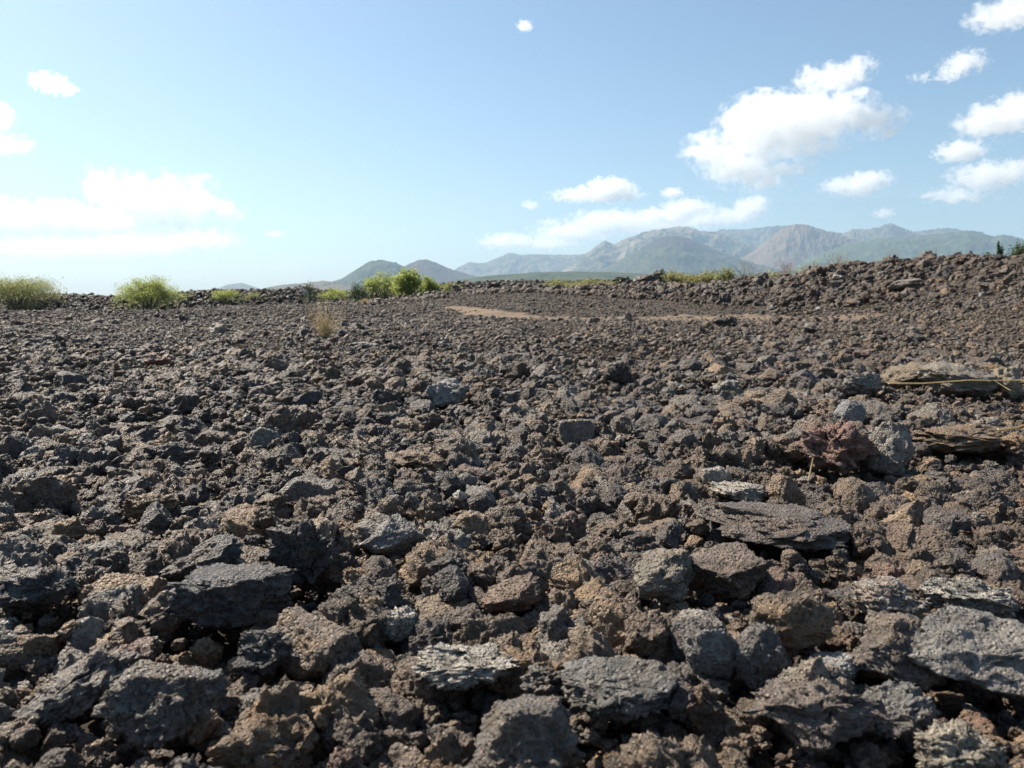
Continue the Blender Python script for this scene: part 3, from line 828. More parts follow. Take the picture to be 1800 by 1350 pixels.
ORD = ['nearest', 'second', 'third', 'fourth', 'fifth', 'sixth', 'seventh', 'eighth', 'ninth', 'tenth', 'eleventh', 'twelfth',
       'thirteenth', 'fourteenth', 'fifteenth', 'sixteenth', 'seventeenth', 'eighteenth', 'nineteenth', 'twentieth']
def build_individuals():
    hp = []
    for o, short in HEROES:
        a, b, c = to_px(o.location.x, o.location.y, o.location.z)
        hp.append((a, b))
    hp = np.array(hp)
    med = np.median(size_px[pick])
    recs = {}
    made = []
    for i in pick:
        o = bpy.data.objects.new('lava_rock', HI[int(A[i, 9])])
        COL.objects.link(o)
        o.location = A[i, 0:3]; o.scale = A[i, 3:6]; o.rotation_euler = A[i, 6:9]
        o.material_slots[0].link = 'OBJECT'; o.material_slots[0].material = M_ROCK
        o['tone'] = [float(t) for t in A[i, 10:13]]; o['crust'] = float(A[i, 13]); o['rust'] = float(A[i, 14])
        d = np.hypot(hp[:, 0] - pxv[i], (hp[:, 1] - pyv[i]))
        j = int(np.argmin(d))
        dx, dy = pxv[i] - hp[j, 0], pyv[i] - hp[j, 1]
        if abs(dx) > 1.2 * abs(dy): rel = 'right of' if dx > 0 else 'left of'
        else: rel = 'in front of' if dy > 0 else 'behind'
        sw = 'large' if size_px[i] > 1.3 * med else ('small' if size_px[i] < 0.85 * med else 'mid-sized')
        key = (sw, PAL[int(A[i, 15])][4], rel, j)
        recs.setdefault(key, []).append((d[j], o))
    for (sw, col, rel, j), lst in recs.items():
        lst.sort(key=lambda t: t[0])
        short = HEROES[j][1]
        for n, (dd, o) in enumerate(lst):
            if len(lst) == 1: lb = f'{sw} {col} lava rock lying {rel} the {short}'
            else: lb = f'{sw} {col} lava rock {rel} the {short}, {ORD[min(n, 19)]} from it'
            mark(o, lb, 'rock', 'lava rocks lying in the near field')
build_individuals()

def build_scatter(name, B, label):
    me = bpy.data.meshes.new(name)
    n = len(B)
    me.vertices.add(n)
    me.vertices.foreach_set('co', B[:, 0:3].astype(np.float32).ravel())
    def att(nm, typ, key, data):
        a = me.attributes.new(nm, typ, 'POINT'); a.data.foreach_set(key, data)
    att('scl', 'FLOAT_VECTOR', 'vector', B[:, 3:6].astype(np.float32).ravel())
    att('rot', 'FLOAT_VECTOR', 'vector', B[:, 6:9].astype(np.float32).ravel())
    att('pick', 'INT', 'value', (B[:, 9] + NP_ * B[:, 16]).astype(np.int32))
    col4 = np.concatenate([B[:, 10:13], np.ones((n, 1))], 1)
    att('tone', 'FLOAT_COLOR', 'color', col4.astype(np.float32).ravel())
    att('crust', 'FLOAT', 'value', B[:, 13].astype(np.float32))
    att('rust', 'FLOAT', 'value', B[:, 14].astype(np.float32))
    o = bpy.data.objects.new(name, me); COL.objects.link(o)
    ng = bpy.data.node_groups.new(name, 'GeometryNodeTree')
    ng.interface.new_socket('Geometry', in_out='INPUT', socket_type='NodeSocketGeometry')
    ng.interface.new_socket('Geometry', in_out='OUTPUT', socket_type='NodeSocketGeometry')
    gi_ = ng.nodes.new('NodeGroupInput'); go = ng.nodes.new('NodeGroupOutput')
    ci = ng.nodes.new('GeometryNodeCollectionInfo')
    ci.inputs['Collection'].default_value = pcol
    ci.inputs['Separate Children'].default_value = True
    ci.inputs['Reset Children'].default_value = True
    iop = ng.nodes.new('GeometryNodeInstanceOnPoints')
    iop.inputs['Pick Instance'].default_value = True
    def named(nm, dt):
        a = ng.nodes.new('GeometryNodeInputNamedAttribute'); a.data_type = dt
        a.inputs['Name'].default_value = nm
        return a.outputs['Attribute']
    e2r = ng.nodes.new('FunctionNodeEulerToRotation')
    lk = ng.links.new
    lk(gi_.outputs[0], iop.inputs['Points']); lk(ci.outputs[0], iop.inputs['Instance'])
    lk(named('pick', 'INT'), iop.inputs['Instance Index'])
    lk(named('rot', 'FLOAT_VECTOR'), e2r.inputs[0]); lk(e2r.outputs[0], iop.inputs['Rotation'])
    lk(named('scl', 'FLOAT_VECTOR'), iop.inputs['Scale'])
    lk(iop.outputs[0], go.inputs[0])
    md = o.modifiers.new('scatter', 'NODES'); md.node_group = ng
    mark(o, label, 'rubble', kind='stuff')
    return o
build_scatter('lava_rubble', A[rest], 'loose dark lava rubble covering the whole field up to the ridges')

# ------------------------------------------------------------------ dry grass and straws
def simple_mat(name, c1, c2, scale=3.0, rough=0.8, trans=0.0):
    m, nt, out = new_mat(name)
    geo = nd(nt, 'ShaderNodeNewGeometry')
    f = ramp(nt, tex_noise(nt, geo.outputs['Position'], scale, 4, 0.7), 0.35, 0.65)
    c = mixc(nt, f, c1, c2)
    b = nd(nt, 'ShaderNodeBsdfPrincipled'); L(nt, c, b.inputs['Base Color'])
    b.inputs['Roughness'].default_value = rough; b.inputs['Specular IOR Level'].default_value = 0.25
    if trans:
        t = nd(nt, 'ShaderNodeBsdfTranslucent'); L(nt, c, t.inputs['Color'])
        mx = nd(nt, 'ShaderNodeMixShader'); mx.inputs[0].default_value = trans
        L(nt, b.outputs[0], mx.inputs[1]); L(nt, t.outputs[0], mx.inputs[2]); L(nt, mx.outputs[0], out.inputs['Surface'])
    else:
        L(nt, b.outputs[0], out.inputs['Surface'])
    return m
M_STRAW = simple_mat('dry_straw', (0.58, 0.48, 0.29), (0.76, 0.66, 0.44), 40, 0.7, 0.6)
M_TWIG = simple_mat('grey_twig', (0.22, 0.19, 0.17), (0.36, 0.31, 0.28), 4)
M_TWIG_R = simple_mat('pinkish_twig', (0.26, 0.17, 0.15), (0.36, 0.27, 0.24), 4)
M_BARK = simple_mat('shrub_bark', (0.10, 0.08, 0.06), (0.20, 0.17, 0.13), 6)
M_LEAF = {
  'bright': simple_mat('bright_leaf', (0.26, 0.31, 0.085), (0.43, 0.47, 0.16), 2.2, 0.6, 0.68),
  'olive': simple_mat('olive_leaf', (0.22, 0.24, 0.10), (0.36, 0.37, 0.17), 2.2, 0.6, 0.68),
  'yellow': simple_mat('yellow_leaf', (0.25, 0.245, 0.10), (0.36, 0.35, 0.16), 1.5, 0.6, 0.68),
  'deep': simple_mat('deep_leaf', (0.050, 0.080, 0.028), (0.10, 0.14, 0.05), 2.0, 0.6, 0.35),
}

class MB:
    def __init__(s): s.v = []; s.f = []
    def tube(s, pts, r0, r1, k=4):
        pts = [Vector(p) for p in pts]; n = len(pts); b = len(s.v)
        for i, p in enumerate(pts):
            t = (pts[min(i + 1, n - 1)] - pts[max(i - 1, 0)])
            t = t.normalized() if t.length > 1e-9 else Vector((0, 0, 1))
            a = t.orthogonal().normalized(); c = t.cross(a)
            r = r0 + (r1 - r0) * i / (n - 1)
            for j in range(k):
                w = 2 * math.pi * j / k
                s.v.append(p + (a * math.cos(w) + c * math.sin(w)) * r)
        for i in range(n - 1):
            for j in range(k):
                j2 = (j + 1) % k
                s.f.append((b + i * k + j, b + i * k + j2, b + (i + 1) * k + j2, b + (i + 1) * k + j))
    def build(s, name, mat, parent=None, smooth=True):
        me = bpy.data.meshes.new(name)
        me.from_pydata([tuple(v) for v in s.v], [], s.f)
        if mat: me.materials.append(mat)
        me.polygons.foreach_set('use_smooth', [smooth] * len(me.polygons))
        o = bpy.data.objects.new(name, me); COL.objects.link(o)
        if parent: o.parent = parent
        return o

def empty(name, loc):
    o = bpy.data.objects.new(name, None); COL.objects.link(o); o.location = loc
    o.empty_display_size = 0.2
    return o

def grass_tuft(px, py, hpx, n, label, lean=0.25, thick=0.0022, group=None, wide=.5):
    g = on_ground(px, py)
    h = hpx / F_PX * g[1]
    r = np.random.default_rng(int(px))
    m = MB()
    for i in range(n):
        a = r.uniform(0, 6.283); rad = abs(r.normal(0, 0.07 * h))
        L_ = h * (0.35 + 0.65 * r.random() ** 1.5)
        ln = r.normal(lean, .25) if r.random() < .6 else r.normal(0, wide)
        tip = Vector((-ln * L_ * .8 + r.normal(0, .06) * h, r.normal(0, .25) * L_ * wide, L_))
        b = Vector((math.cos(a) * rad, math.sin(a) * rad, -0.03))
        bend = Vector((r.normal(0, .05) * h, r.normal(0, .05) * h, 0))
        pts = [b, b.lerp(tip, .35) + Vector((0, 0, .05 * L_)) + bend, b.lerp(tip, .7) + Vector((0, 0, .05 * L_)) + bend, tip]
        m.tube(pts, thick * r.uniform(.8, 1.5), thick * .35, 3)
    o = m.build('grass_tuft', M_STRAW)
    z = max(gz1(g[0], g[1]), g[2] - .05)
    o.location = (g[0], g[1], z)
    mark(o, label, 'grass', group)
grass_tuft(574, 595, 74, 85, 'dry straw coloured grass tuft growing out of the lava left of centre', .45, .0035)
grass_tuft(640, 536, 12, 160, 'low pale yellow grass clump beside the far round shrub', .0, .010, wide=1.3)
grass_tuft(1045, 516, 7, 40, 'wisp of dry grass at the foot of the centre ridge', .0, .006, wide=1.0)

def straw(pts_px, r, label, lift=0.03):
    P = []
    for px, py, up in pts_px:
        g = on_ground(px, py, lift)
        P.append(Vector((g[0], g[1], g[2] + up)))
    zref = []
    for p in P:
        i = int((p.x - GX0) / GS); j = int((p.y - GY0) / GS)
        if 0 <= i < gnx and 0 <= j < gny: zref.append(H[max(0, j - 2):j + 3, max(0, i - 2):i + 3].max() - p.z)
    m = MB(); m.tube(P, r, r * .6, 5)
    o = m.build('straw', M_STRAW)
    mark(o, label, 'straw', 'dry straws lying on the rocks')
straw([(1560, 695, .07), (1620, 697, .075), (1700, 694, .085), (1760, 692, .08), (1830, 694, .09)], .0048, 'long dry straw lying across the rocks in front of the folded slab', .03)
straw([(1712, 690, .09), (1745, 694, .085), (1775, 702, .05)], .003, 'short bent straw crossing the long straw near the right edge', .03)
straw([(1420, 856, .02), (1427, 852, .09)], .0026, 'single pale straw standing upright below the reddish scoria lump', .02)
straw([(1752, 781, .06), (1785, 777, .06), (1830, 765, .07)], .0045, 'curved pale straw on the rocks at the right edge', .03)

# ------------------------------------------------------------------ shrubs
def shrub(name, px, base_py, w_px, h_px, kind, label, group, dist=None, n_leaf=4500, leaf=.035, stems=26, seed=0, asym=0.0, open_=0.0, cat='shrub', upright=False):
    r = np.random.default_rng(seed + int(px))
    if dist is None:
        g = on_ground(px, base_py)
        x, y, z = g
        dist = y
    else:
        p = at(px, base_py, dist); x, y = p.x, p.y
        z = min(p.z, gz1(x, y)) if not upright else gz1(x, y)
        h_px = h_px + max(0, (p.z - z)) * F_PX / dist
    W = w_px / F_PX * dist / 2; Hh = 1.18 * h_px / F_PX * dist
    if group == GL and px > 330: W *= 1.18; Hh *= 1.22
    if group == GR: Hh *= .85
    root = empty(name, (x, y, z - 0.03))
    st = MB(); V = []
    ends = []
    for i in range(stems):
        a = r.uniform(0, 6.283); q = math.sqrt(r.random())
        rx = W * q * math.cos(a); ry = W * 0.8 * q * math.sin(a)
        top = Hh * (1 - 0.55 * q ** 2) * r.uniform(.72, 1.05) * (1 + asym * rx / W)
        b = Vector((rx * .12, ry * .12, 0)); t = Vector((rx * .95, ry * .95, top))
        mid = b.lerp(t, .5) + Vector((-rx * .15, -ry * .15, .10 * Hh))
        pts = [b, mid, t]
        st.tube([b, b.lerp(mid, .5) + Vector((0, 0, .03 * Hh)), mid, t], .012 * Hh + .006, .004, 4)
        ends.append((mid, t))
        for k in range(3):
            s = mid.lerp(t, r.uniform(.0, .7))
            e = s + Vector((r.normal(0, .25) * W, r.normal(0, .22) * W, r.uniform(-.05, .22) * Hh))
            st.tube([s, s.lerp(e, .5) + Vector((0, 0, .02)), e], .005 + .003 * Hh, .003, 3)
            ends.append((s, e))
    m = len(ends)
    per = n_leaf // m
    for s, e in ends:
        nk = max(3, int(per * r.uniform(.3, 1.7) * (1 if r.random() > open_ else .15)))
        t = r.uniform(.15, 1.08, nk)
        s_, e_ = np.array(s), np.array(e)
        c = s_ + (e_ - s_) * t[:, None] + r.normal(0, 1, (nk, 3)) * np.array([.085 * W, .085 * W, .06 * Hh])
        V.append(c)
    nd_ = int(n_leaf * .55)
    a = r.uniform(0, 6.283, nd_); q = np.sqrt(r.random(nd_)) * 1.0; lv = r.random(nd_) ** .8
    lob = 0.82 + 0.22 * np.sin(a * 3 + px) + 0.12 * np.sin(a * 7 + 2 * px)
    q = q ** .5
    dome = np.stack([W * lob * q * np.cos(a) * np.sqrt(1 - .8 * lv ** 2), .8 * W * lob * q * np.sin(a) * np.sqrt(1 - .8 * lv ** 2), Hh * .82 * lv * (.8 + .2 * lob)], 1)
    keep = noise(dome * (3.2 / W) + px) > -.12
    V.append(dome[keep])
    C = np.concatenate(V)
    C = C[C[:, 2] > 0.02 * Hh]
    n = len(C)
    d1 = r.normal(size=(n, 3)); d1 /= np.linalg.norm(d1, axis=1)[:, None]
    d2 = np.cross(d1, r.normal(size=(n, 3))); d2 /= np.linalg.norm(d2, axis=1)[:, None]
    sz = leaf * r.uniform(.6, 1.4, n)[:, None]
    q = np.stack([C - d1 * sz, C + d2 * sz * .42, C + d1 * sz, C - d2 * sz * .42], 1).reshape(-1, 3)
    Fq = np.arange(4 * n).reshape(-1, 4)
    fo = bpy.data.objects.new('foliage', np_mesh('foliage', q, Fq, M_LEAF[kind], False)); COL.objects.link(fo); fo.parent = root
    st.build('stems', M_BARK, root)
    mark(root, label, cat, group)
    return root
GR = 'shrubs peeping over the ridge'
GL = 'green shrubs along the far side of the lava field'
shrub('leafy_shrub', 32, 544, 190, 54, 'olive', 'feathery olive green shrub cut by the left edge of the view', GL, None, 18000, .05, 46, 1, -.15)
shrub('leafy_shrub', 262, 545, 118, 52, 'bright', 'rounded bright green shrub on the left, second from the left edge', GL, None, 15000, .05, 40, 2, 0, .1)
shrub('leafy_shrub', 398, 532, 56, 19, 'bright', 'low bright green shrub in front of the black flow, third from left', GL, None, 2600, .045, 18, 3)
shrub('leafy_shrub', 446, 530, 44, 14, 'olive', 'low thin olive shrub touching the third green shrub', GL, None, 900, .045, 12, 4, 0, .4)
shrub('leafy_shrub', 590, 532, 58, 20, 'bright', 'low bright green shrub just behind the dry grass tuft', GL, None, 2800, .045, 18, 5)
shrub('leafy_shrub', 672, 527, 66, 36, 'bright', 'tall round green shrub, left half of the pair near the centre', GL, None, 4600, .075, 26, 6)
shrub('leafy_shrub', 718, 524, 56, 38, 'bright', 'tall round green shrub, right half of the pair near the centre', GL, 47, 4200, .075, 26, 7, .1)
shrub('leafy_shrub', 757, 517, 36, 20, 'bright', 'small yellowish green shrub right of the tall pair', GL, 46, 2200, .05, 16, 8)
shrub('leafy_shrub', 793, 515, 40, 13, 'olive', 'small dull green shrub behind the ridge right of the tall pair', GL, 48, 1300, .05, 12, 9)
shrub('leafy_shrub', 632, 517, 34, 14, 'deep', 'dark green shrub against the black flow left of the tall pair', GL, 60, 1200, .06, 14, 10)
shrub('leafy_shrub', 545, 520, 32, 12, 'deep', 'faint dark green shrub right below the whitish scar stone', GL, 62, 700, .06, 10, 11, 0, .3)
GR = 'shrubs peeping over the ridge'
k = 0
for px, py, w, h, kind, lb, n in [
    (978, 503, 44, 13, 'yellow', 'yellow green bush behind the ridge left of centre, near the upright stone', 1500),
    (1045, 500, 46, 15, 'yellow', 'yellow green bush behind the ridge left of the black boulder', 1500),
    (1188, 492, 30, 22, 'yellow', 'yellow green bush immediately right of the black ridge boulder', 1600),
    (1214, 491, 28, 17, 'yellow', 'low yellow green bush, second right of the black ridge boulder', 1100),
    (1240, 490, 32, 19, 'yellow', 'yellow green bush, third right of the black ridge boulder', 1500),
    (1274, 486, 28, 20, 'olive', 'olive bush between the yellow bushes and the bare grey tree', 1300),
    (1345, 484, 50, 14, 'yellow', 'thin yellow scrub right of the bare grey tree', 900),
    (1440, 466, 50, 9, 'yellow', 'low yellow scrub on the ridge left of the twiggy pale bush', 500),
    (1500, 462, 40, 14, 'olive', 'sparse dull scrub behind the ridge right of the twiggy pale bush', 350),
    (1738, 450, 26, 13, 'deep', 'small green bush left of the upright green bush on the right ridge', 700),
    (1790, 440, 30, 17, 'deep', 'green bush at the right edge of the ridge', 900)]:
    shrub('ridge_shrub', px, py, w * 1.9, h * 1.0, kind, lb, GR, float(np.interp((px - 900) / F_PX, C1[0], C1[1])) + 3.0, n, .034, 12, 20 + k)
    k += 1
shrub('upright_shrub', 1757, 448, 16, 28, 'deep', 'upright narrow dark green bush standing tallest on the right ridge', GR, 22.5, 900, .028, 9, 44, cat='shrub')

def bare_bush(px, py, w_px, h_px, mat, label, n0, dist, seed, name='bare_bush', cat='bare shrub'):
    r = np.random.default_rng(seed)
    p = at(px, py, dist)
    z = min(p.z, gz1(p.x, p.y))
    Hh = h_px / F_PX * dist + (p.z - z); W = w_px / F_PX * dist / 2
    m = MB()
    def grow(b, d, ln, rad, lev):
        e = b + d * ln
        mid = b.lerp(e, .5) + Vector(r.normal(0, .06, 3)) * ln
        m.tube([b, mid, e], rad, rad * .6, 4 if lev < 2 else 3)
        if lev >= 3: return
        for i in range(3 if lev < 2 else 4):
            nd_ = (d + Vector(r.normal(0, .55, 3)) + Vector((0, 0, .12))).normalized()
            grow(e if i < 2 else mid, nd_, ln * r.uniform(.55, .8), rad * .55, lev + 1)
    for i in range(n0):
        a = r.uniform(0, 6.283); sp = r.uniform(.2, 1) * W / max(Hh, .1)
        d = Vector((math.cos(a) * sp, math.sin(a) * sp, 1)).normalized()
        grow(Vector((0, 0, 0)), d, Hh * .46, .017, 0)
    o = m.build('branches', mat)
    o.name = name
    o.location = (p.x, p.y, z - .03)
    mark(o, label, cat, 'leafless bushes behind the ridge')
bare_bush(1318, 487, 52, 34, M_TWIG, 'leafless grey bush with spreading branches behind the centre ridge', 7, 28, 1, 'bare_tree')
bare_bush(1382, 478, 44, 20, M_TWIG_R, 'leafless pinkish bush right of the leafless grey bush', 6, 27, 2)
bare_bush(1425, 470, 26, 14, M_TWIG_R, 'small leafless reddish bush, third along the ridge', 5, 27, 3)
bare_bush(1466, 464, 44, 20, M_TWIG, 'wide pale twiggy bush behind the reddish right ridge', 8, 26, 4)
bare_bush(1562, 460, 22, 14, M_TWIG_R, 'tiny reddish twig bush left of the dark pointing snag', 4, 25, 5)
bare_bush(1645, 456, 20, 16, M_TWIG, 'thin grey twig bush right before the dark pointing snag', 4, 24.5, 6)

# ------------------------------------------------------------------ hills
def hill_material(name, veg, soil, veg_amt, scale=0.006, top=None, top_z=(0, 1)):
    m, nt, out = new_mat(name)
    geo = nd(nt, 'ShaderNodeNewGeometry'); pos = geo.outputs['Position']
    n1 = tex_noise(nt, pos, scale, 9, 0.72)
    n2 = tex_noise(nt, pos, scale * 5, 6, 0.8)
    f = math_n(nt, 'ADD', math_n(nt, 'MULTIPLY', n1, 0.5), math_n(nt, 'MULTIPLY', n2, 0.5))
    c = mixc(nt, ramp(nt, f, veg_amt - .03, veg_amt + .04), veg, soil)
    if top:
        sep = nd(nt, 'ShaderNodeSeparateXYZ'); L(nt, pos, sep.inputs[0])
        zz = math_n(nt, 'ADD', sep.outputs[2], math_n(nt, 'MULTIPLY', n1, 90))
        c = mixc(nt, ramp(nt, zz, top_z[0] + 45, top_z[1] + 45), c, top)
    bp = nd(nt, 'ShaderNodeBump'); bp.inputs['Distance'].default_value = 30; bp.inputs['Strength'].default_value = .8
    L(nt, tex_noise(nt, pos, scale * 5, 7, 0.75), bp.inputs['Height'])
    b = nd(nt, 'ShaderNodeBsdfPrincipled'); L(nt, c, b.inputs['Base Color'])
    b.inputs['Roughness'].default_value = 1.0; b.inputs['Specular IOR Level'].default_value = 0.05
    L(nt, bp.outputs[0], b.inputs['Normal']); L(nt, b.outputs[0], out.inputs['Surface'])
    return m

def hill(prof, D, depth, mat, label, seed, erode=.16, sharp=1.0, nx=280, ny=100):
    r = np.random.default_rng(seed)
    pts = [at(px, py, D) for px, py in prof]
    xs = np.array([p.x for p in pts]); zs = np.array([p.z for p in pts])
    X = np.linspace(xs[0], xs[-1], nx)
    Z = np.interp(X, xs, zs)
    ker = np.hanning(7); ker /= ker.sum()
    Z = np.convolve(np.pad(Z, 3, mode='edge'), ker, 'valid')
    T = np.linspace(-1, 1, ny)
    GX, GT = np.meshgrid(X, T)
    ZZ = np.interp(GX.ravel(), X, Z)
    base = -22.0
    t = np.abs(GT.ravel())
    g = np.clip(1 - t, 0, 1) ** sharp
    g = 0.55 * g + 0.45 * np.cos(np.clip(t, 0, 1) * math.pi / 2) ** 2
    hh = np.clip(ZZ - base, 0, None)
    Y = D + GT.ravel() * depth
    sc = 1 / (0.35 * depth)
    P = np.stack([GX.ravel() * sc, Y * sc, np.full_like(Y, seed * 3.1)], 1)
    rid = np.abs(fbm(P * 1.6, 5, .55)) + .22 * np.abs(fbm(P * np.array([6.0, 1.3, 1]) + 9, 3, .6))
    z = base + hh * g - hh * erode * rid * np.clip(t * 3.0, 0, 1) * (1 - t) + hh * .022 * fbm(P * 18, 3) * (1 - t)
    # narrow towards the viewer so that the crest line keeps the outline
    V = np.stack([GX.ravel() * (Y / D), Y, z], 1)
    i = np.arange(ny - 1)[:, None] * nx; j = np.arange(nx - 1)[None]
    Fq = np.stack([i + j, i + j + 1, i + nx + j + 1, i + nx + j], -1).reshape(-1, 4)
    o = bpy.data.objects.new('hill', np_mesh('hill', V, Fq, mat)); COL.objects.link(o)
    mark(o, label, 'hill', kind='structure')
    return o
GREEN, DGREEN = (.036, .050, .028), (.024, .034, .020)
TAN, BRN, RED = (.21, .165, .10), (.080, .058, .045), (.105, .075, .058)
m_far = hill_material('far_hill', GREEN, (.17, .145, .09), .48)
m_green = hill_material('green_hill', GREEN, (.095, .105, .05), .52)
m_tan = hill_material('tan_hill', DGREEN, TAN, .46, .012)
m_brown = hill_material('brown_hill', (.075, .075, .045), BRN, .46)
m_red = hill_material('red_cone', (.10, .085, .06), (.175, .128, .092), .46)
m_apron = hill_material('bush_plain', (.045, .070, .032), (.11, .125, .06), .49, .012)
m_cone = hill_material('brown_cone', GREEN, (.10, .10, .055), .50, .006, (.062, .046, .042), (380, 430))
m_mass = hill_material('massif', (.032, .044, .027), (.22, .18, .115), .51, .0022)
hill([(350, 517), (380, 508), (400, 500), (425, 497), (445, 503), (475, 516)], 8000, 700, m_far, 'small grey-green hill farthest left on the skyline', 1)
hill([(430, 517), (470, 505), (500, 500), (540, 497), (570, 493), (600, 498), (650, 508), (720, 517)], 4600, 500, m_tan, 'low tan hill dotted with dark bushes', 2)
hill([(470, 517), (560, 502), (600, 490), (630, 471), (650, 459), (670, 456), (695, 461), (720, 474), (760, 494), (830, 517)], 5600, 1000, m_green, 'rounded green hill, left of the twin cones', 3)
hill([(600, 517), (660, 494), (690, 479), (712, 467), (735, 457), (748, 455), (765, 461), (790, 472), (830, 484), (890, 497), (980, 517)], 6400, 1100, m_brown, 'brown cone, right of the twin cones', 4)
hill([(740, 517), (780, 490), (805, 470), (825, 460), (850, 463), (870, 455), (895, 444), (920, 448), (945, 447), (1000, 448), (1030, 446), (1070, 452), (1130, 475), (1200, 517)], 10500, 1500, m_far, 'pale blue far range with a flat crest left of the main massif', 5)
hill([(930, 517), (1000, 468), (1030, 446), (1063, 421), (1080, 430), (1100, 418), (1140, 406), (1170, 401), (1195, 397), (1215, 399), (1232, 406), (1262, 408), (1300, 424), (1350, 437), (1400, 452), (1500, 517)], 8800, 1900, m_mass, 'main blue-green massif with a small pointed shoulder at left', 6, .22)
hill([(1180, 517), (1240, 416), (1265, 402), (1300, 403), (1340, 399), (1372, 395), (1400, 400), (1480, 409), (1560, 440), (1640, 517)], 10800, 1200, m_far, 'green plateau hill behind the red cone', 7)
hill([(1230, 517), (1300, 456), (1335, 434), (1362, 411), (1385, 396), (1400, 393), (1420, 395), (1450, 404), (1490, 417), (1535, 432), (1590, 455), (1680, 517)], 7800, 1300, m_red, 'reddish cinder cone right of the main massif', 8, .12)
hill([(1380, 517), (1440, 432), (1480, 412), (1500, 402), (1520, 403), (1545, 399), (1562, 391), (1580, 397), (1605, 407), (1630, 404), (1665, 400), (1685, 402), (1700, 408), (1760, 440), (1850, 517)], 10000, 1500, m_far, 'grey-green range with a pointed summit on the right', 9)
hill([(1330, 517), (1420, 452), (1480, 432), (1550, 418), (1620, 413), (1675, 408), (1700, 404), (1725, 408), (1745, 415), (1765, 412), (1795, 419), (1840, 424), (1920, 440), (2050, 517)], 7000, 1700, m_apron, 'long blue-green wooded slope filling the right skyline', 10, .10)
hill([(930, 517), (1020, 490), (1080, 462), (1110, 446), (1135, 431), (1160, 418), (1182, 413), (1205, 417), (1240, 431), (1275, 446), (1330, 464), (1420, 484), (1560, 517)], 6900, 1500, m_cone, 'dark brown cone with green skirts in front of the massif', 11, .14)
hill([(620, 517), (760, 500), (850, 485), (950, 478), (1050, 477), (1150, 482), (1300, 482), (1420, 474), (1550, 468), (1700, 462), (1850, 460), (2100, 490), (2300, 517)], 3400, 900, m_apron, 'green wooded plain sloping up at the foot of the hills', 12, .08)

# ------------------------------------------------------------------ haze
def build_haze():
    m, nt, out = new_mat('haze')
    v = nd(nt, 'ShaderNodeVolumePrincipled')
    v.inputs['Color'].default_value = (0.52, 0.74, 1.0, 1)
    v.inputs['Density'].default_value = 0.000068
    v.inputs['Anisotropy'].default_value = 0.2
    L(nt, v.outputs[0], out.inputs['Volume'])
    bm = bmesh.new(); bmesh.ops.create_cube(bm, size=1)
    me = bpy.data.meshes.new('haze'); bm.to_mesh(me); bm.free(); me.materials.append(m)
    o = bpy.data.objects.new('haze', me); COL.objects.link(o)
    o.scale = (25600, 25600, 1050); o.location = (0, 0, -26 + 525)
    mark(o, 'thin blue daylight haze over the plain and hills', 'haze', kind='stuff')
build_haze()

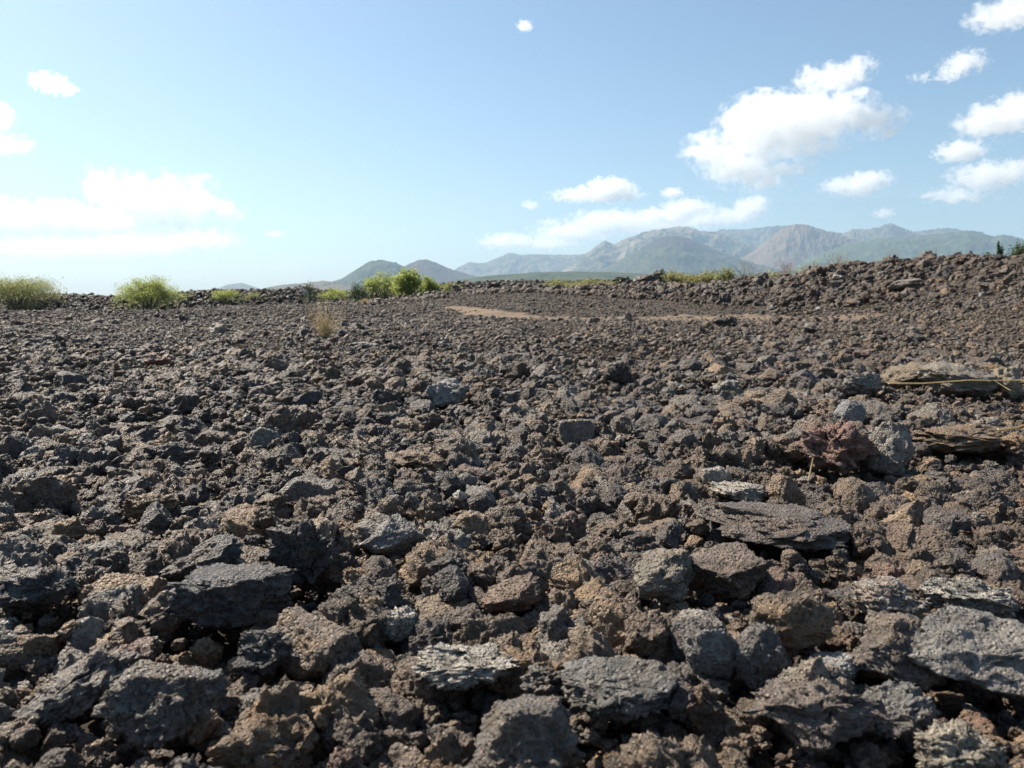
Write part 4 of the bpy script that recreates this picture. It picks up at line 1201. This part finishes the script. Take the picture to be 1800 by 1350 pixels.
# ------------------------------------------------------------------ clouds
def cloud(lobes, D, label, od=5.0, seed=0):
    """soft lobes of vapour, torn by noise, inside a loose closed skin"""
    k = D / F_PX
    rm = max(l[3] for l in lobes) * k
    cen = at(np.mean([l[0] for l in lobes]), np.mean([l[1] for l in lobes]), D)
    m, nt, out = new_mat('cloud')
    tc = nd(nt, 'ShaderNodeTexCoord').outputs['Object']
    wob = nd(nt, 'ShaderNodeTexNoise'); wob.inputs['Scale'].default_value = 1.25 / rm; wob.inputs['Detail'].default_value = 2
    L(nt, tc, wob.inputs['Vector'])
    wv = nd(nt, 'ShaderNodeVectorMath', operation='SUBTRACT'); L(nt, wob.outputs['Color'], wv.inputs[0]); wv.inputs[1].default_value = (.5, .5, .5)
    ws = nd(nt, 'ShaderNodeVectorMath', operation='SCALE'); L(nt, wv.outputs[0], ws.inputs[0]); ws.inputs['Scale'].default_value = 2.2 * rm
    wa = nd(nt, 'ShaderNodeVectorMath', operation='ADD'); L(nt, tc, wa.inputs[0]); L(nt, ws.outputs[0], wa.inputs[1])
    tw = wa.outputs[0]
    V, Fc, nb = [], [], 0
    sv, sf = ico(3)
    tot = None
    for px, py, rx, ry in lobes:
        p = at(px, py, D) - cen
        rx_, ry_ = rx * k * 1.18, ry * k * 1.25
        dz = min(rx_, ry_ * 2.0)
        V.append(sv * np.array([rx_ + .2 * rm, dz + .2 * rm, ry_ + .2 * rm]) + np.array(p)); Fc.append(sf + nb); nb += len(sv)
        mp = nd(nt, 'ShaderNodeMapping', vector_type='TEXTURE')
        mp.inputs['Location'].default_value = p; mp.inputs['Scale'].default_value = (rx_, dz, ry_)
        L(nt, tw, mp.inputs['Vector'])
        sx = nd(nt, 'ShaderNodeSeparateXYZ'); L(nt, mp.outputs[0], sx.inputs[0])
        zz = math_n(nt, 'MAXIMUM', sx.outputs[2], math_n(nt, 'MULTIPLY', sx.outputs[2], -1.5))
        q = math_n(nt, 'ADD', math_n(nt, 'MULTIPLY', zz, zz), math_n(nt, 'ADD', math_n(nt, 'MULTIPLY', sx.outputs[0], sx.outputs[0]), math_n(nt, 'MULTIPLY', sx.outputs[1], sx.outputs[1])))
        f = math_n(nt, 'MAXIMUM', math_n(nt, 'SUBTRACT', 1.0, q), 0.0)
        if tot is None: tot = f
        else:
            n = nd(nt, 'ShaderNodeMath', operation='SMOOTH_MAX'); n.inputs[2].default_value = .25
            L(nt, tot, n.inputs[0]); L(nt, f, n.inputs[1]); tot = n.outputs[0]
    nz = tex_noise(nt, tc, 2.6 / rm, 7, 0.62, 0.3)
    e = math_n(nt, 'ADD', tot, math_n(nt, 'MULTIPLY', math_n(nt, 'SUBTRACT', nz, 0.5), 3.6))
    gate = ramp(nt, tot, 0.02, 0.22)
    dens = math_n(nt, 'MULTIPLY', ramp(nt, e, 0.30, 1.0, 0.0, od / (2.3 * rm)), gate)
    v = nd(nt, 'ShaderNodeVolumePrincipled')
    v.inputs['Color'].default_value = (1, 1, 1, 1)
    v.inputs['Anisotropy'].default_value = 0.45
    L(nt, dens, v.inputs['Density'])
    L(nt, v.outputs[0], out.inputs['Volume'])
    me = np_mesh('cloud_raw', np.concatenate(V), np.concatenate(Fc))
    tmp = bpy.data.objects.new('cloud_raw', me); COL.objects.link(tmp)
    md = tmp.modifiers.new('r', 'REMESH'); md.mode = 'VOXEL'; md.voxel_size = max(rm / 8, sum(l[2] for l in lobes) * k / 90)
    dg = bpy.context.evaluated_depsgraph_get()
    ev = bpy.data.meshes.new_from_object(tmp.evaluated_get(dg))
    bpy.data.objects.remove(tmp)
    ev.materials.clear(); ev.materials.append(m)
    o = bpy.data.objects.new('cloud', ev); COL.objects.link(o)
    o.location = cen
    mark(o, label, 'cloud', 'white fair-weather clouds')
CL = [
 ([(1330, 218, 60, 42), (1400, 212, 80, 40), (1475, 205, 60, 36), (1545, 214, 42, 18), (1240, 263, 38, 20), (1370, 245, 110, 28), (1300, 290, 60, 30), (1345, 315, 45, 20), (1400, 294, 32, 11)], 9000, 'largest white cumulus cloud at upper right with a long flat base', 7),
 ([(1425, 142, 26, 22), (1470, 140, 50, 22), (1510, 118, 28, 18)], 9300, 'ragged cloud rising just above the largest cumulus', 3),
 ([(1050, 345, 85, 13), (1072, 332, 45, 17)], 12500, 'long white cloud with a flat base over the main massif', 5),
 ([(1500, 328, 58, 15), (1530, 316, 42, 14), (1505, 342, 36, 8)], 13000, 'flat white cloud right of and below the largest cumulus', 3),
 ([(1738, 218, 50, 26), (1790, 200, 50, 32), (1840, 195, 50, 34)], 9500, 'white cloud cut by the right edge, second from the top', 5),
 ([(1690, 268, 42, 18)], 10500, 'small rounded cloud under the right edge cloud', 4),
 ([(1735, 312, 62, 24), (1800, 300, 40, 20), (1680, 346, 72, 13)], 12000, 'layered cloud low at the right edge', 3.5),
 ([(1752, 30, 46, 22), (1800, 22, 46, 26)], 7500, 'soft cloud in the top right corner', 3),
 ([(1695, 112, 36, 18), (1672, 132, 26, 10), (1622, 137, 26, 6)], 8300, 'small ragged cloud with a tail below the top right cloud', 2.5),
 ([(923, 46, 14, 9)], 7500, 'tiny lone cloud high at top centre', 2),
 ([(88, 148, 30, 16), (112, 158, 24, 9)], 8000, 'small ragged cloud at upper left', 4),
 ([(-6, 208, 30, 28), (18, 256, 44, 16)], 9000, 'white cloud cut by the left edge', 3.5),
 ([(170, 322, 20, 24), (225, 352, 60, 40), (295, 358, 62, 44), (352, 348, 34, 28), (395, 372, 30, 14), (290, 390, 90, 20)], 11500, 'big bright cumulus cloud low at left', 4.5),
 ([(-30, 388, 90, 34), (70, 388, 100, 30), (170, 395, 90, 24)], 12500, 'long bright cloud bank at the left edge under the cumulus', 4.5),
 ([(230, 436, 120, 24), (350, 425, 80, 20), (90, 440, 120, 22)], 17000, 'faint veil of cloud below the big left cumulus', 2.0),
 ([(1182, 340, 20, 9)], 14500, 'small round cloud between the long flat cloud and the largest cumulus', 3),
 ([(1210, 368, 50, 17), (1165, 384, 60, 16)], 16000, 'soft cloud above the left shoulder of the massif', 3.4),
 ([(1322, 366, 34, 20), (1295, 382, 40, 15)], 16000, 'soft upright cloud over the main summit', 3.4),
 ([(1075, 392, 80, 20), (1010, 412, 80, 18), (1140, 396, 80, 20), (1240, 388, 60, 16)], 20000, 'broad faint cloud bank resting on the far range', 3.4),
 ([(895, 426, 55, 15), (965, 430, 50, 13)], 22000, 'faint low cloud over the far range left of the massif', 2.8),
 ([(968, 391, 22, 7), (932, 362, 16, 9)], 17000, 'pair of little faint puffs left of the long flat cloud', 1.6),
 ([(1555, 376, 20, 9)], 17000, 'little faint cloud above the pointed right summit', 1.8),
 ([(484, 412, 18, 6)], 17000, 'tiny faint streak of cloud right of the left cumulus', 1.2),
]
for i, (lb, D, label, od) in enumerate(CL):
    cloud(lb, D, label, od, 30 + i)
